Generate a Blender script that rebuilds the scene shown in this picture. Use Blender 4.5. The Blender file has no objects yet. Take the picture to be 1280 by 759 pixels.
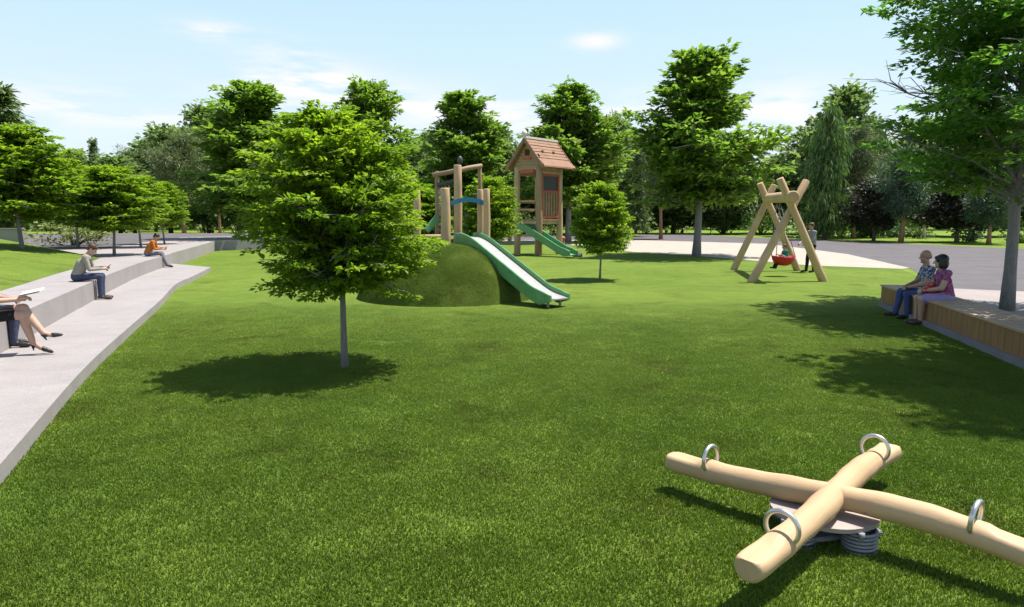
import bpy, math, random
import numpy as np
from mathutils import Vector, Matrix, Euler

scene = bpy.context.scene
COL = scene.collection
R_ = math.radians

# ------------------------------------------------------------------ camera, sky, sun, exposure
W0, H0, FPX, PITCH, CAMH = 1280.0, 759.0, 870.0, R_(7.04), 1.9
cam_d = bpy.data.cameras.new('camera'); cam = bpy.data.objects.new('camera', cam_d); COL.objects.link(cam)
cam.location = (0, 0, CAMH); cam.rotation_euler = (math.pi/2 - PITCH, 0, 0)
cam_d.sensor_width = 36; cam_d.lens = 36*FPX/W0; cam_d.clip_start = 0.05; cam_d.clip_end = 3000
scene.camera = cam
SUN_EL, SUN_AZ = R_(67), math.atan2(0.93, 0.37)          # azimuth measured from +Y towards +X
sd = bpy.data.lights.new('sun', 'SUN'); sun = bpy.data.objects.new('sun', sd); COL.objects.link(sun)
sd.energy = 5.0; sd.angle = R_(0.6); sd.color = (1.0, 0.94, 0.85)
_dir = Vector((math.sin(SUN_AZ)*math.cos(SUN_EL), math.cos(SUN_AZ)*math.cos(SUN_EL), math.sin(SUN_EL)))
sun.rotation_euler = _dir.to_track_quat('Z', 'Y').to_euler(); sun.location = (0, 0, 30)
scene.view_settings.view_transform = 'Standard'; scene.view_settings.look = 'None'
scene.view_settings.exposure = 0.70; scene.view_settings.gamma = 1
scene.cycles.max_bounces = 6; scene.cycles.diffuse_bounces = 4; scene.cycles.transmission_bounces = 4
scene.cycles.glossy_bounces = 2; scene.cycles.transparent_max_bounces = 4
scene.cycles.use_denoising = True

world = bpy.data.worlds.new('World'); scene.world = world; world.use_nodes = True

class NT:
    def __init__(s, tree): s.t = tree; s.n = tree.nodes; s.l = tree.links
    def add(s, typ, props=None, **inp):
        n = s.n.new(typ)
        for k, v in (props or {}).items(): setattr(n, k, v)
        for k, v in inp.items():
            key = int(k[1:]) if k[0] == '_' else k.replace('__', ' ')
            s.set(n.inputs[key], v)
        return n
    def set(s, sock, v):
        if isinstance(v, bpy.types.NodeSocket): s.l.new(v, sock)
        elif isinstance(v, bpy.types.Node): s.l.new(v.outputs[0], sock)
        else: sock.default_value = v
    def ramp(s, fac, stops):
        n = s.n.new('ShaderNodeValToRGB'); s.set(n.inputs[0], fac)
        while len(n.color_ramp.elements) < len(stops): n.color_ramp.elements.new(0.5)
        for e, (p, c) in zip(n.color_ramp.elements, stops):
            e.position = p; e.color = c if len(c) == 4 else (*c, 1)
        return n.outputs[0]
    def mix(s, fac, a, b, mode='MIX'):
        n = s.n.new('ShaderNodeMix'); n.data_type = 'RGBA'; n.blend_type = mode
        s.set(n.inputs[0], fac); s.set(n.inputs[6], a if not isinstance(a, tuple) else (*a[:3], 1))
        s.set(n.inputs[7], b if not isinstance(b, tuple) else (*b[:3], 1))
        return n.outputs[2]
    def math(s, op, a, b=0.0, clamp=False):
        n = s.n.new('ShaderNodeMath'); n.operation = op; n.use_clamp = clamp
        s.set(n.inputs[0], a); s.set(n.inputs[1], b); return n.outputs[0]

wt = NT(world.node_tree); wt.n.clear()
sky = wt.add('ShaderNodeTexSky', {'sky_type': 'NISHITA', 'sun_disc': False, 'sun_elevation': SUN_EL,
             'sun_rotation': SUN_AZ, 'air_density': 1.0, 'dust_density': 1.0, 'ozone_density': 1.0})
tc = wt.add('ShaderNodeTexCoord')
sep = wt.add('ShaderNodeSeparateXYZ', _0=tc.outputs['Generated'])
up = sep.outputs[2]
haze_f = wt.ramp(wt.math('MAXIMUM', up, 0.0), [(0.0, (.95,)*3), (0.13, (.90,)*3), (0.30, (.85,)*3), (0.46, (.0,)*3)])
hcol = wt.ramp(wt.math('MAXIMUM', up, 0.0), [(0.0, (5.2, 5.8, 6.25)), (0.12, (4.7, 5.6, 6.3)), (0.30, (3.6, 5.2, 6.3))])
base = wt.mix(haze_f, sky.outputs[0], hcol)
mp = wt.add('ShaderNodeMapping', {}, Vector=tc.outputs['Generated'])
mp.inputs['Scale'].default_value = (1.5, 1.5, 9.0); mp.inputs['Location'].default_value = (0.35, 0.0, 0.42)
nz = wt.add('ShaderNodeTexNoise', {}, Vector=mp.outputs[0], Scale=5.0, Detail=6.0, Roughness=0.6)
az_ = wt.math('ARCTAN2', sep.outputs[0], sep.outputs[1]); el_ = wt.math('ARCSINE', up)
def puff(a0, e0, sa, se, k):
    p = wt.math('POWER', wt.math('DIVIDE', wt.math('SUBTRACT', az_, a0), sa), 2.0); q = wt.math('POWER', wt.math('DIVIDE', wt.math('SUBTRACT', el_, e0), se), 2.0)
    return wt.math('MULTIPLY', wt.math('EXPONENT', wt.math('MULTIPLY', wt.math('ADD', p, q), -1.0)), k)
tot = None
for (a0, e0, sa, se, k) in ((-.285, .180, .085, .022, 1.0), (-.19, .150, .12, .03, .75), (.115, .236, .032, .010, .85), (-.39, .232, .045, .011, .7), (-.53, .130, .12, .022, .8),
                            (.37, .135, .07, .035, .9), (.17, .135, .10, .03, .7), (-.02, .140, .10, .022, .75), (-.30, .215, .05, .014, .5), (.85, .2, .12, .03, .9), (-.95, .22, .15, .03, .9), (2.2, .3, .3, .06, .9), (-2.4, .26, .3, .06, .9)):
    pf = puff(a0, e0, sa, se, k); tot = pf if tot is None else wt.math('ADD', tot, pf)
cl = wt.math('MULTIPLY', tot, wt.ramp(nz.outputs[0], [(0.42, (0,)*3), (0.58, (1,)*3)]), True)
cloudy = wt.mix(cl, base, (6.4, 6.1, 6.15))
bg = wt.add('ShaderNodeBackground', {}, Color=cloudy, Strength=0.105)
wo = wt.add('ShaderNodeOutputWorld', {}, Surface=bg)

# ------------------------------------------------------------------ pixel -> world helpers
_c, _s = math.cos(PITCH), math.sin(PITCH)
def ray(px, py):
    u = (px - W0/2)/FPX; v = (H0/2 - py)/FPX
    return (u, _c + v*_s, -_s + v*_c)
def P(px, py, z=0.0):
    d = ray(px, py); t = (z - CAMH)/d[2]
    return Vector((d[0]*t, d[1]*t, z))
def PY(px, py, Y):
    d = ray(px, py); t = Y/d[1]
    return Vector((d[0]*t, Y, CAMH + d[2]*t))

# ------------------------------------------------------------------ object helpers
def tag(o, label=None, cat=None, group=None, kind=None):
    if label: o['label'] = label
    if cat: o['category'] = cat
    if group: o['group'] = group
    if kind: o['kind'] = kind
    return o
def thing(name, label, cat, loc=(0, 0, 0), rz=0.0, group=None):
    o = bpy.data.objects.new(name, None); COL.objects.link(o)
    o.location = loc; o.rotation_euler = (0, 0, rz); o.empty_display_size = .2
    return tag(o, label, cat, group)
def link(name, me, parent=None):
    o = bpy.data.objects.new(name, me); COL.objects.link(o)
    if parent is not None: o.parent = parent
    return o
def copy_tree(root):
    c = root.copy(); COL.objects.link(c)
    for ch in [o for o in root.children]:
        d = copy_tree(ch); d.parent = c
    return c

class MB:
    def __init__(s): s.v = []; s.f = []; s.m = []; s.uv = []; s.sm = []
    def face(s, idx, m=0, uv=None, sm=False):
        s.f.append(idx); s.m.append(m); s.sm.append(sm)
        s.uv.append(uv if uv else [(s.v[i][0]+s.v[i][2]*.37, s.v[i][1]+s.v[i][2]) for i in idx])
    def box(s, c, size, rot=None, m=0, bev=0.0):
        hx, hy, hz = [a/2 for a in size]; rot = rot or Matrix.Identity(3); c = Vector(c)
        ax = max(range(3), key=lambda i: size[i]); oth = [i for i in range(3) if i != ax]
        rnd = random.random()*7
        def q(pts):
            i0 = len(s.v)
            for p in pts: s.v.append(c + rot @ Vector(p))
            s.face(list(range(i0, i0+len(pts))), m, [(p[oth[0]]+p[oth[1]]+rnd, p[ax]+rnd) for p in pts])
        b = min(bev, hx*.9, hy*.9, hz*.9)
        if b <= 0:
            for pts in ([(-hx,-hy,-hz),(-hx,hy,-hz),(hx,hy,-hz),(hx,-hy,-hz)], [(-hx,-hy,hz),(hx,-hy,hz),(hx,hy,hz),(-hx,hy,hz)],
                        [(-hx,-hy,-hz),(hx,-hy,-hz),(hx,-hy,hz),(-hx,-hy,hz)], [(hx,hy,-hz),(-hx,hy,-hz),(-hx,hy,hz),(hx,hy,hz)],
                        [(-hx,hy,-hz),(-hx,-hy,-hz),(-hx,-hy,hz),(-hx,hy,hz)], [(hx,-hy,-hz),(hx,hy,-hz),(hx,hy,hz),(hx,-hy,hz)]): q(pts)
        else:
            import bmesh
            bm = bmesh.new(); bmesh.ops.create_cube(bm, size=1)
            for vv in bm.verts: vv.co = Vector((vv.co.x*size[0], vv.co.y*size[1], vv.co.z*size[2]))
            bmesh.ops.bevel(bm, geom=bm.edges[:], offset=b, segments=2, affect='EDGES')
            for f in bm.faces: q([tuple(l.vert.co) for l in f.loops])
            bm.free()
    def beam(s, p0, p1, w, h, m=0, bev=0.0, upv=(0, 0, 1)):
        p0, p1 = Vector(p0), Vector(p1); d = (p1-p0); L = d.length; y = d.normalized()
        x = y.cross(Vector(upv)); x = x.normalized() if x.length > 1e-4 else Vector((1, 0, 0)); z = x.cross(y)
        s.box((p0+p1)/2, (w, L, h), Matrix((x, y, z)).transposed(), m, bev)
    def tube(s, pts, rad, n=12, m=0, cap=True, rnd=0.0, clamp=None):
        pts = [Vector(p) for p in pts]; k = len(pts)
        if not hasattr(rad, '__len__'): rad = [rad]*k
        rad = list(rad)
        if rnd > 0 and cap:     # softened ends
            d0 = (pts[1]-pts[0]).normalized(); d1 = (pts[-1]-pts[-2]).normalized()
            pts = [pts[0], pts[0]+d0*rnd*.35, pts[0]+d0*rnd] + pts[1:-1] + [pts[-1]-d1*rnd, pts[-1]-d1*rnd*.35, pts[-1]]
            rad = [rad[0]-rnd*.9, rad[0]-rnd*.3, rad[0]] + rad[1:-1] + [rad[-1], rad[-1]-rnd*.3, rad[-1]-rnd*.9]
            k = len(pts)
        t0 = (pts[1]-pts[0]).normalized()
        a = t0.orthogonal().normalized(); i0 = len(s.v); dist = 0; ds = []
        for i in range(k):
            t = (pts[min(i+1, k-1)]-pts[max(i-1, 0)]).normalized()
            a = (a - t*a.dot(t)).normalized(); b = t.cross(a)
            if i: dist += (pts[i]-pts[i-1]).length
            ds.append(dist)
            for j in range(n):
                an = 2*math.pi*j/n
                q = pts[i] + (a*math.cos(an)+b*math.sin(an))*rad[i]
                if clamp: q = clamp(q, i, k, pts[i])
                s.v.append(q)
        off = random.random()*9
        for i in range(k-1):
            for j in range(n):
                j2 = (j+1) % n
                u0, u1 = j/n*2*math.pi*rad[i], (j+1)/n*2*math.pi*rad[i]
                s.face([i0+i*n+j, i0+i*n+j2, i0+(i+1)*n+j2, i0+(i+1)*n+j], m,
                       [(u0+off, ds[i]+off), (u1+off, ds[i]+off), (u1+off, ds[i+1]+off), (u0+off, ds[i+1]+off)], True)
        if cap:
            s.face([i0+j for j in range(n)][::-1], m); s.face([i0+(k-1)*n+j for j in range(n)], m)
    def torus(s, c, ax, R, r, n=32, k=10, m=0):
        c = Vector(c); ax = Vector(ax).normalized(); a = ax.orthogonal().normalized(); b = ax.cross(a); i0 = len(s.v)
        for i in range(n):
            t = 2*math.pi*i/n; d = a*math.cos(t)+b*math.sin(t)
            for j in range(k):
                u = 2*math.pi*j/k; s.v.append(c + d*(R+r*math.cos(u)) + ax*r*math.sin(u))
        for i in range(n):
            for j in range(k):
                s.face([i0+i*k+j, i0+((i+1) % n)*k+j, i0+((i+1) % n)*k+(j+1) % k, i0+i*k+(j+1) % k], m, None, True)
    def prism(s, poly, z0, z1, m=0, ms=None, bottom=False):
        n = len(poly); i0 = len(s.v); ms = m if ms is None else ms
        for (x, y) in poly: s.v.append(Vector((x, y, z0)))
        for (x, y) in poly: s.v.append(Vector((x, y, z1)))
        ar = sum(poly[i][0]*poly[(i+1) % n][1]-poly[(i+1) % n][0]*poly[i][1] for i in range(n))
        rngi = list(range(n)) if ar > 0 else list(range(n))[::-1]
        s.face([i0+n+i for i in rngi], m)
        if bottom: s.face([i0+i for i in rngi[::-1]], m)
        for q in range(n):
            i, j = rngi[q], rngi[(q+1) % n]
            s.face([i0+i, i0+j, i0+n+j, i0+n+i], ms)
    def ell(s, c, r, n=14, m=0, rot=None):
        c = Vector(c); i0 = len(s.v); k = n//2+1; rot = rot or Matrix.Identity(3)
        s.v.append(c+rot @ Vector((0, 0, -r[2])))
        for i in range(1, k):
            ph = -math.pi/2+math.pi*i/k
            for j in range(n):
                th = 2*math.pi*j/n
                s.v.append(c+rot @ Vector((r[0]*math.cos(ph)*math.cos(th), r[1]*math.cos(ph)*math.sin(th), r[2]*math.sin(ph))))
        s.v.append(c+rot @ Vector((0, 0, r[2]))); last = len(s.v)-1
        for j in range(n):
            s.face([i0, i0+1+(j+1) % n, i0+1+j], m, None, True)
            s.face([last, last-n+j, last-n+(j+1) % n], m, None, True)
        for i in range(k-2):
            for j in range(n):
                s.face([i0+1+i*n+j, i0+1+i*n+(j+1) % n, i0+1+(i+1)*n+(j+1) % n, i0+1+(i+1)*n+j], m, None, True)
    def capsule(s, p0, p1, r0, r1, n=12, m=0):
        p0, p1 = Vector(p0), Vector(p1); d = (p1-p0).normalized(); pts = []; rs = []
        for a in (80, 60, 35): pts.append(p0-d*r0*math.sin(R_(a))); rs.append(r0*math.cos(R_(a)))
        pts += [p0, p1]; rs += [r0, r1]
        for a in (35, 60, 80): pts.append(p1+d*r1*math.sin(R_(a))); rs.append(r1*math.cos(R_(a)))
        s.tube(pts, rs, n, m)
    def mesh(s, name, mats, org=None):
        me = bpy.data.meshes.new(name); o = Vector(org) if org is not None else Vector((0, 0, 0))
        me.from_pydata([tuple(Vector(p)-o) for p in s.v], [], s.f)
        mats = mats if isinstance(mats, (list, tuple)) else [mats]
        for mt in mats: me.materials.append(mt)
        me.polygons.foreach_set('material_index', s.m); me.polygons.foreach_set('use_smooth', s.sm)
        uvl = me.uv_layers.new(name='UVMap')
        flat = [c for f in s.uv for p in f for c in p]; uvl.data.foreach_set('uv', flat)
        me.update(); return me
    def build(s, name, mats, parent=None, world=True, org=None):
        if org is None: org = parent.location if (parent is not None and world) else (0, 0, 0)
        p = parent
        while p is not None and p.parent is not None and world: p = p.parent; org = Vector(org)+p.location
        return link(name, s.mesh(name, mats, org), parent)

def sheet(name, poly, z, mat, kind='structure'):
    b = MB(); i0 = 0
    ar = sum(poly[i][0]*poly[(i+1) % len(poly)][1]-poly[(i+1) % len(poly)][0]*poly[i][1] for i in range(len(poly)))
    if ar < 0: poly = poly[::-1]
    for p in poly: b.v.append(Vector((p[0], p[1], z)))
    b.face(list(range(len(poly))))
    return tag(b.build(name, mat), kind=kind)

# ------------------------------------------------------------------ materials
def new_mat(name):
    m = bpy.data.materials.new(name); m.use_nodes = True; t = NT(m.node_tree); t.n.clear()
    out = t.add('ShaderNodeOutputMaterial'); return m, t, out
def princ(t, out, **kw):
    b = t.add('ShaderNodeBsdfPrincipled'); 
    for k, v in kw.items(): t.set(b.inputs[k.replace('__', ' ')], v if not (isinstance(v, tuple) and len(v) == 3) else (*v, 1))
    t.l.new(b.outputs[0], out.inputs[0]); return b

def grass_tone(t, pos):
    n1 = t.add('ShaderNodeTexNoise', {}, Vector=pos, Scale=0.32, Detail=3.0, Roughness=.6)
    n2 = t.add('ShaderNodeTexNoise', {}, Vector=pos, Scale=2.3, Detail=4.0, Roughness=.6)
    a = t.ramp(n1.outputs[0], [(.33, (.132, .215, .026)), (.66, (.180, .260, .036))])
    b = t.ramp(n2.outputs[0], [(.3, (.84, .87, .84)), (.7, (1.10, 1.08, 1.06))])
    n5 = t.add('ShaderNodeTexNoise', {}, Vector=pos, Scale=.85, Detail=5.0, Roughness=.7)
    d = t.ramp(n5.outputs[0], [(.30, (.72, .62, .62)), (.46, (1, 1, 1))])
    return t.mix(1.0, t.mix(1.0, a, b, 'MULTIPLY'), d, 'MULTIPLY')
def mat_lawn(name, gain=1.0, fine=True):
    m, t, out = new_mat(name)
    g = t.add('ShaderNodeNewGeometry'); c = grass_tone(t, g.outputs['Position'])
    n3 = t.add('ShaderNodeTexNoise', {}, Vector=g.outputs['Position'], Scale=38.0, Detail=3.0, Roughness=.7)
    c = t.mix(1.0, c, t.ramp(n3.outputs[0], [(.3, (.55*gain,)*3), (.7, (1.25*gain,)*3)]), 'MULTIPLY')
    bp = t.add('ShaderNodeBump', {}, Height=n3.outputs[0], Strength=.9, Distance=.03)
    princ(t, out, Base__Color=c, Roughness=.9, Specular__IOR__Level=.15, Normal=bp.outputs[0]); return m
def mat_blade():
    m, t, out = new_mat('grass_blade')
    g = t.add('ShaderNodeNewGeometry'); c = grass_tone(t, g.outputs['Position'])
    c = t.mix(1.0, c, t.ramp(g.outputs['Random Per Island'], [(0, (.72, .74, .72)), (.6, (.82, .83, .82)), (1, (.98, .96, .92))]), 'MULTIPLY')
    p = t.add('ShaderNodeBsdfPrincipled', {}, Base__Color=c, Roughness=.55); p.inputs['Specular IOR Level'].default_value = .25
    tr = t.add('ShaderNodeBsdfTranslucent', {}, Color=t.mix(1.0, c, (1.1, 1.25, .6), 'MULTIPLY'))
    mx = t.add('ShaderNodeMixShader', {}, _0=.35, _1=p.outputs[0], _2=tr.outputs[0]); t.l.new(mx.outputs[0], out.inputs[0]); return m
def mat_leaf(name, dark, light, trans=.38, tmul=(1.15, 1.35, .65), rough=.5):
    m, t, out = new_mat(name)
    g = t.add('ShaderNodeNewGeometry')
    c = t.ramp(g.outputs['Random Per Island'], [(0, dark), (.7, light), (1, tuple(x*1.25 for x in light))])
    n = t.add('ShaderNodeTexNoise', {}, Vector=g.outputs['Position'], Scale=.9, Detail=2.0)
    c = t.mix(1.0, c, t.ramp(n.outputs[0], [(.3, (.72, .8, .75)), (.7, (1.2, 1.12, 1.0))]), 'MULTIPLY')
    p = t.add('ShaderNodeBsdfPrincipled', {}, Base__Color=c, Roughness=rough); p.inputs['Specular IOR Level'].default_value = .3
    tr = t.add('ShaderNodeBsdfTranslucent', {}, Color=t.mix(1.0, c, tmul, 'MULTIPLY'))
    mx = t.add('ShaderNodeMixShader', {}, _0=trans, _1=p.outputs[0], _2=tr.outputs[0]); t.l.new(mx.outputs[0], out.inputs[0]); return m
def mat_bark(name, a, b):
    m, t, out = new_mat(name)
    tcn = t.add('ShaderNodeTexCoord'); mpn = t.add('ShaderNodeMapping', {}, Vector=tcn.outputs['Object']); mpn.inputs['Scale'].default_value = (9, 9, 1.6)
    n = t.add('ShaderNodeTexNoise', {}, Vector=mpn.outputs[0], Scale=3.0, Detail=6.0, Roughness=.7)
    bp = t.add('ShaderNodeBump', {}, Height=n.outputs[0], Strength=.7, Distance=.03)
    princ(t, out, Base__Color=t.ramp(n.outputs[0], [(.3, a), (.7, b)]), Roughness=.9, Normal=bp.outputs[0]); return m
def mat_wood(name, a, b, sc=1.0, rough=.6):
    m, t, out = new_mat(name)
    uv = t.add('ShaderNodeUVMap'); mpn = t.add('ShaderNodeMapping', {}, Vector=uv.outputs[0]); mpn.inputs['Scale'].default_value = (26*sc, 1.5*sc, 1)
    n = t.add('ShaderNodeTexNoise', {}, Vector=mpn.outputs[0], Scale=1.0, Detail=5.0, Roughness=.6, Distortion=.5)
    g = t.add('ShaderNodeNewGeometry')
    n2 = t.add('ShaderNodeTexNoise', {}, Vector=g.outputs['Position'], Scale=2.2, Detail=4.0)
    c = t.ramp(n.outputs[0], [(.25, a), (.72, b)])
    c = t.mix(1.0, c, t.ramp(n2.outputs[0], [(.3, (.86, .84, .82)), (.7, (1.08,)*3)]), 'MULTIPLY')
    mp2 = t.add('ShaderNodeMapping', {}, Vector=uv.outputs[0]); mp2.inputs['Scale'].default_value = (60*sc, .9*sc, 1)
    n4 = t.add('ShaderNodeTexNoise', {}, Vector=mp2.outputs[0], Scale=1.0, Detail=3.0, Roughness=.5)
    c = t.mix(t.ramp(n4.outputs[0], [(.64, (0,)*3), (.72, (.3,)*3)]), c, tuple(x*.5 for x in a))
    kn = t.add('ShaderNodeTexVoronoi', {}, Vector=g.outputs['Position'], Scale=4.5)
    c = t.mix(t.ramp(kn.outputs[0], [(.03, (.55,)*3), (.075, (0,)*3)]), c, tuple(x*.42 for x in a))
    bp = t.add('ShaderNodeBump', {}, Height=n.outputs[0], Strength=.22, Distance=.01)
    princ(t, out, Base__Color=c, Roughness=rough, Specular__IOR__Level=.3, Normal=bp.outputs[0]); return m
def mat_rough(name, a, b, scale=3.0, fine=90.0, rough=.85, bump=.25, stain=None):
    m, t, out = new_mat(name)
    g = t.add('ShaderNodeNewGeometry'); pos = g.outputs['Position']
    n = t.add('ShaderNodeTexNoise', {}, Vector=pos, Scale=scale, Detail=6.0, Roughness=.65)
    n2 = t.add('ShaderNodeTexNoise', {}, Vector=pos, Scale=fine, Detail=2.0)
    c = t.ramp(n.outputs[0], [(.3, a), (.7, b)])
    c = t.mix(1.0, c, t.ramp(n2.outputs[0], [(.3, (.86,)*3), (.7, (1.1,)*3)]), 'MULTIPLY')
    if stain:
        n3 = t.add('ShaderNodeTexNoise', {}, Vector=pos, Scale=.55, Detail=5.0, Roughness=.7)
        c = t.mix(1.0, c, t.ramp(n3.outputs[0], [(.35, (stain,)*3), (.6, (1,)*3)]), 'MULTIPLY')
    bp = t.add('ShaderNodeBump', {}, Height=n2.outputs[0], Strength=bump, Distance=.006)
    princ(t, out, Base__Color=c, Roughness=rough, Specular__IOR__Level=.25, Normal=bp.outputs[0]); return m
def mat_plain(name, c, rough=.5, metal=0.0, var=.12, scale=14.0):
    m, t, out = new_mat(name)
    g = t.add('ShaderNodeNewGeometry'); n = t.add('ShaderNodeTexNoise', {}, Vector=g.outputs['Position'], Scale=scale, Detail=4.0)
    cc = t.ramp(n.outputs[0], [(.3, tuple(x*(1-var) for x in c)), (.7, tuple(min(1, x*(1+var)) for x in c))])
    rr = t.ramp(n.outputs[0], [(.3, (max(0, rough-.08),)*3), (.7, (min(1, rough+.08),)*3)])
    princ(t, out, Base__Color=cc, Roughness=rr, Metallic=metal); return m
def mat_cloth(name, a, b=None, scale=60.0, contrast=.5):
    m, t, out = new_mat(name); b = b or tuple(x*.7 for x in a)
    tcn = t.add('ShaderNodeTexCoord'); n = t.add('ShaderNodeTexNoise', {}, Vector=tcn.outputs['Object'], Scale=scale, Detail=2.0)
    n2 = t.add('ShaderNodeTexNoise', {}, Vector=tcn.outputs['Object'], Scale=9.0, Detail=3.0, Distortion=1.0)
    bp = t.add('ShaderNodeBump', {}, Height=n2.outputs[0], Strength=.5, Distance=.03)
    princ(t, out, Base__Color=t.ramp(n.outputs[0], [(.5-contrast/2, a), (.5+contrast/2, b)]), Roughness=.85, Specular__IOR__Level=.15, Normal=bp.outputs[0]); return m

M = {}
M['lawn'] = mat_lawn('lawn_ground', .90)
M['mound'] = mat_lawn('mound_grass_shaded', .55)  # same grass as the lawn, with the steep front's shade darkened into its colour
M['meadow'] = mat_lawn('meadow_ground', 1.1)
M['blade'] = mat_blade()
M['concrete'] = mat_rough('pale_concrete', (.29, .268, .266), (.335, .312, .308), 2.0, 70, stain=.9)
M['paving'] = mat_rough('pink_paving', (.30, .262, .256), (.35, .31, .305), 1.2, 60, stain=.92)
M['beige'] = mat_rough('beige_paving', (.36, .325, .275), (.42, .385, .33), 1.2, 60, stain=.93)
M['asphalt'] = mat_rough('asphalt', (.108, .098, .104), (.14, .13, .136), .8, 120, stain=.85)
M['plinth'] = mat_rough('grey_concrete', (.20, .19, .19), (.25, .24, .24), 2.0, 70)
M['log'] = mat_wood('robinia_log', (.50, .335, .19), (.575, .405, .24))
M['oldlog'] = mat_wood('weathered_log', (.26, .18, .11), (.35, .25, .16))
M['plank'] = mat_wood('red_brown_plank', (.255, .135, .080), (.34, .20, .125))
M['gable'] = mat_wood('gable_plank', (.30, .19, .11), (.42, .28, .17))
M['bench'] = mat_wood('bench_wood', (.27, .14, .06), (.36, .20, .095), .6)
M['benchtop'] = mat_wood('bench_top_wood', (.40, .28, .20), (.48, .35, .26), .6)
M['redpaint'] = mat_plain('red_paint', (.42, .09, .04), .5)
M['green'] = mat_plain('green_plastic', (.115, .31, .125), .42, scale=5)
M['greendark'] = mat_plain('dark_green_plastic', (.07, .23, .09), .42, scale=5)
M['steel'] = mat_plain('brushed_steel', (.34, .34, .34), .6, .1, .05)
M['chrome'] = mat_plain('dull_steel', (.62, .62, .62), .35, .9, .1)
M['spring'] = mat_plain('grey_spring_steel', (.26, .26, .29), .6, .3)
M['plate'] = mat_plain('pinkish_board', (.36, .295, .265), .7, 0, .12, 9)
M['blue'] = mat_plain('blue_plastic', (.03, .20, .36), .4)
M['white'] = mat_plain('white_trim', (.72, .66, .60), .6)
M['dark'] = mat_plain('dark_panel', (.05, .055, .055), .5)
M['rope'] = mat_plain('grey_rope', (.22, .21, .19), .9)
M['redseat'] = mat_plain('red_plastic', (.42, .010, .014), .45)
M['bark_grey'] = mat_bark('grey_bark', (.15, .145, .14), (.27, .26, .25))
M['bark_brown'] = mat_bark('brown_bark', (.09, .07, .05), (.17, .13, .10))
M['bark_red'] = mat_bark('red_pine_bark', (.24, .12, .06), (.40, .22, .12))
M['leaf_young'] = mat_leaf('leaf_young', (.115, .215, .020), (.245, .330, .034), .56)
M['leaf_tall'] = mat_leaf('leaf_tall', (.105, .190, .036), (.210, .300, .060), .56)
M['leaf_big'] = mat_leaf('leaf_big', (.070, .180, .032), (.155, .285, .052), .54)
M['leaf_wood'] = mat_leaf('leaf_wood', (.115, .175, .078), (.205, .270, .125), .48)
M['leaf_pine'] = mat_leaf('leaf_pine', (.115, .160, .085), (.20, .24, .13), .25)
M['leaf_blue'] = mat_leaf('leaf_blue', (.065, .125, .09), (.12, .19, .135), .25)
M['leaf_spruce'] = mat_leaf('leaf_spruce', (.085, .145, .045), (.145, .21, .065), .3)
M['leaf_weep'] = mat_leaf('leaf_weep', (.075, .145, .045), (.135, .215, .07), .35)
M['leaf_plum'] = mat_leaf('leaf_plum', (.030, .038, .028), (.058, .060, .044), .12, (1.2, .8, .9))
M['leaf_olive'] = mat_leaf('leaf_olive', (.14, .17, .065), (.24, .26, .12), .3)
M['leaf_shrub'] = mat_leaf('leaf_shrub', (.075, .125, .045), (.145, .20, .075), .35)

# ------------------------------------------------------------------ ground, roads, terrace
def xy(v): return (v.x, v.y)
g = MB(); N_ = 420
g.v += [Vector((-N_, -40, -.004)), Vector((N_, -40, -.004)), Vector((N_, N_, -.004)), Vector((-N_, N_, -.004))]; g.face([0, 1, 2, 3])
tag(g.build('ground', M['meadow']), kind='structure')

road_far = [(46, -10), (40, 20), xy(P(1280, 311)), xy(P(1060, 302)), (20, 78), (0, 82), (-14, 78)]
road_near = [(-14, 62), (0, 60), xy(P(790, 300)), xy(P(960, 305)), xy(P(1060, 318)), xy(P(1135, 335)), xy(P(1187, 361)), xy(P(1280, 365)), (17, 15.5), (26, -10)]
sheet('road', road_far + road_near, .004, M['asphalt'])
sheet('path', [(-14, 61), (0, 59), xy(P(790, 300)), xy(P(960, 305)), xy(P(1060, 318)), xy(P(1137, 335.2)),
               xy(P(1128, 336.5)), xy(P(1010, 332)), xy(P(930, 325)), xy(P(860, 319.5)), xy(P(790, 315)), xy(P(700, 305)), (-2, 50), (-14, 51)], .008, M['beige'])
BF0, BF1 = Vector((5.4, 4.0, 0)), Vector((7.94, 14.95, 0))          # bench front line
bdir = (BF1-BF0).normalized(); bnor = Vector((bdir.y, -bdir.x, 0))  # towards +X
BW = .68
pv0 = BF0 + bnor*BW; pv1 = BF1 + bnor*BW
sheet('pavement', [xy(pv0), xy(pv1), (pv1.x+.9, pv1.y+1.0), xy(P(1187, 361)), xy(P(1280, 365)), (17, 15.5), (24, -6), (9, -6)], .010, M['paving'])

WALL = [(-3.2, 0.0), (-5.1, 5.0), (-7.47, 11.0), (-8.95, 14.85), (-9.79, 17.0), (-11.15, 20.8), (-12.45, 25.0), (-13.1, 26.9), (-17.2, 40.5)]
STEPE = [(-1.2, -1.0), (-3.66, 4.8), (-5.03, 8.05), (-6.13, 10.98), (-7.45, 14.6), (-8.95, 18.5), (-9.6, 20.9), (-10.7, 24.7)]
def smooth_line(pts, k=6):
    out = []; n = len(pts); p = [Vector((*q, 0)) for q in pts]
    for i in range(n-1):
        a, b, c, d = p[max(i-1, 0)], p[i], p[i+1], p[min(i+2, n-1)]
        for j in range(k):
            t = j/k
            q = .5*((2*b)+(-a+c)*t+(2*a-5*b+4*c-d)*t*t+(-a+3*b-3*c+d)*t**3); out.append((q.x, q.y))
    out.append(pts[-1]); return out
wall_s = smooth_line(WALL[:-1]) + [WALL[-1]]
step_s = smooth_line(STEPE)
ZS, ZT = .15, .55
b = MB(); b.prism(step_s + [(-13.0, 26.6)] + [p for p in wall_s[::-1] if p[1] < 26.6], -.02, ZS)
tag(b.build('pavement', M['concrete']), kind='structure')
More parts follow.
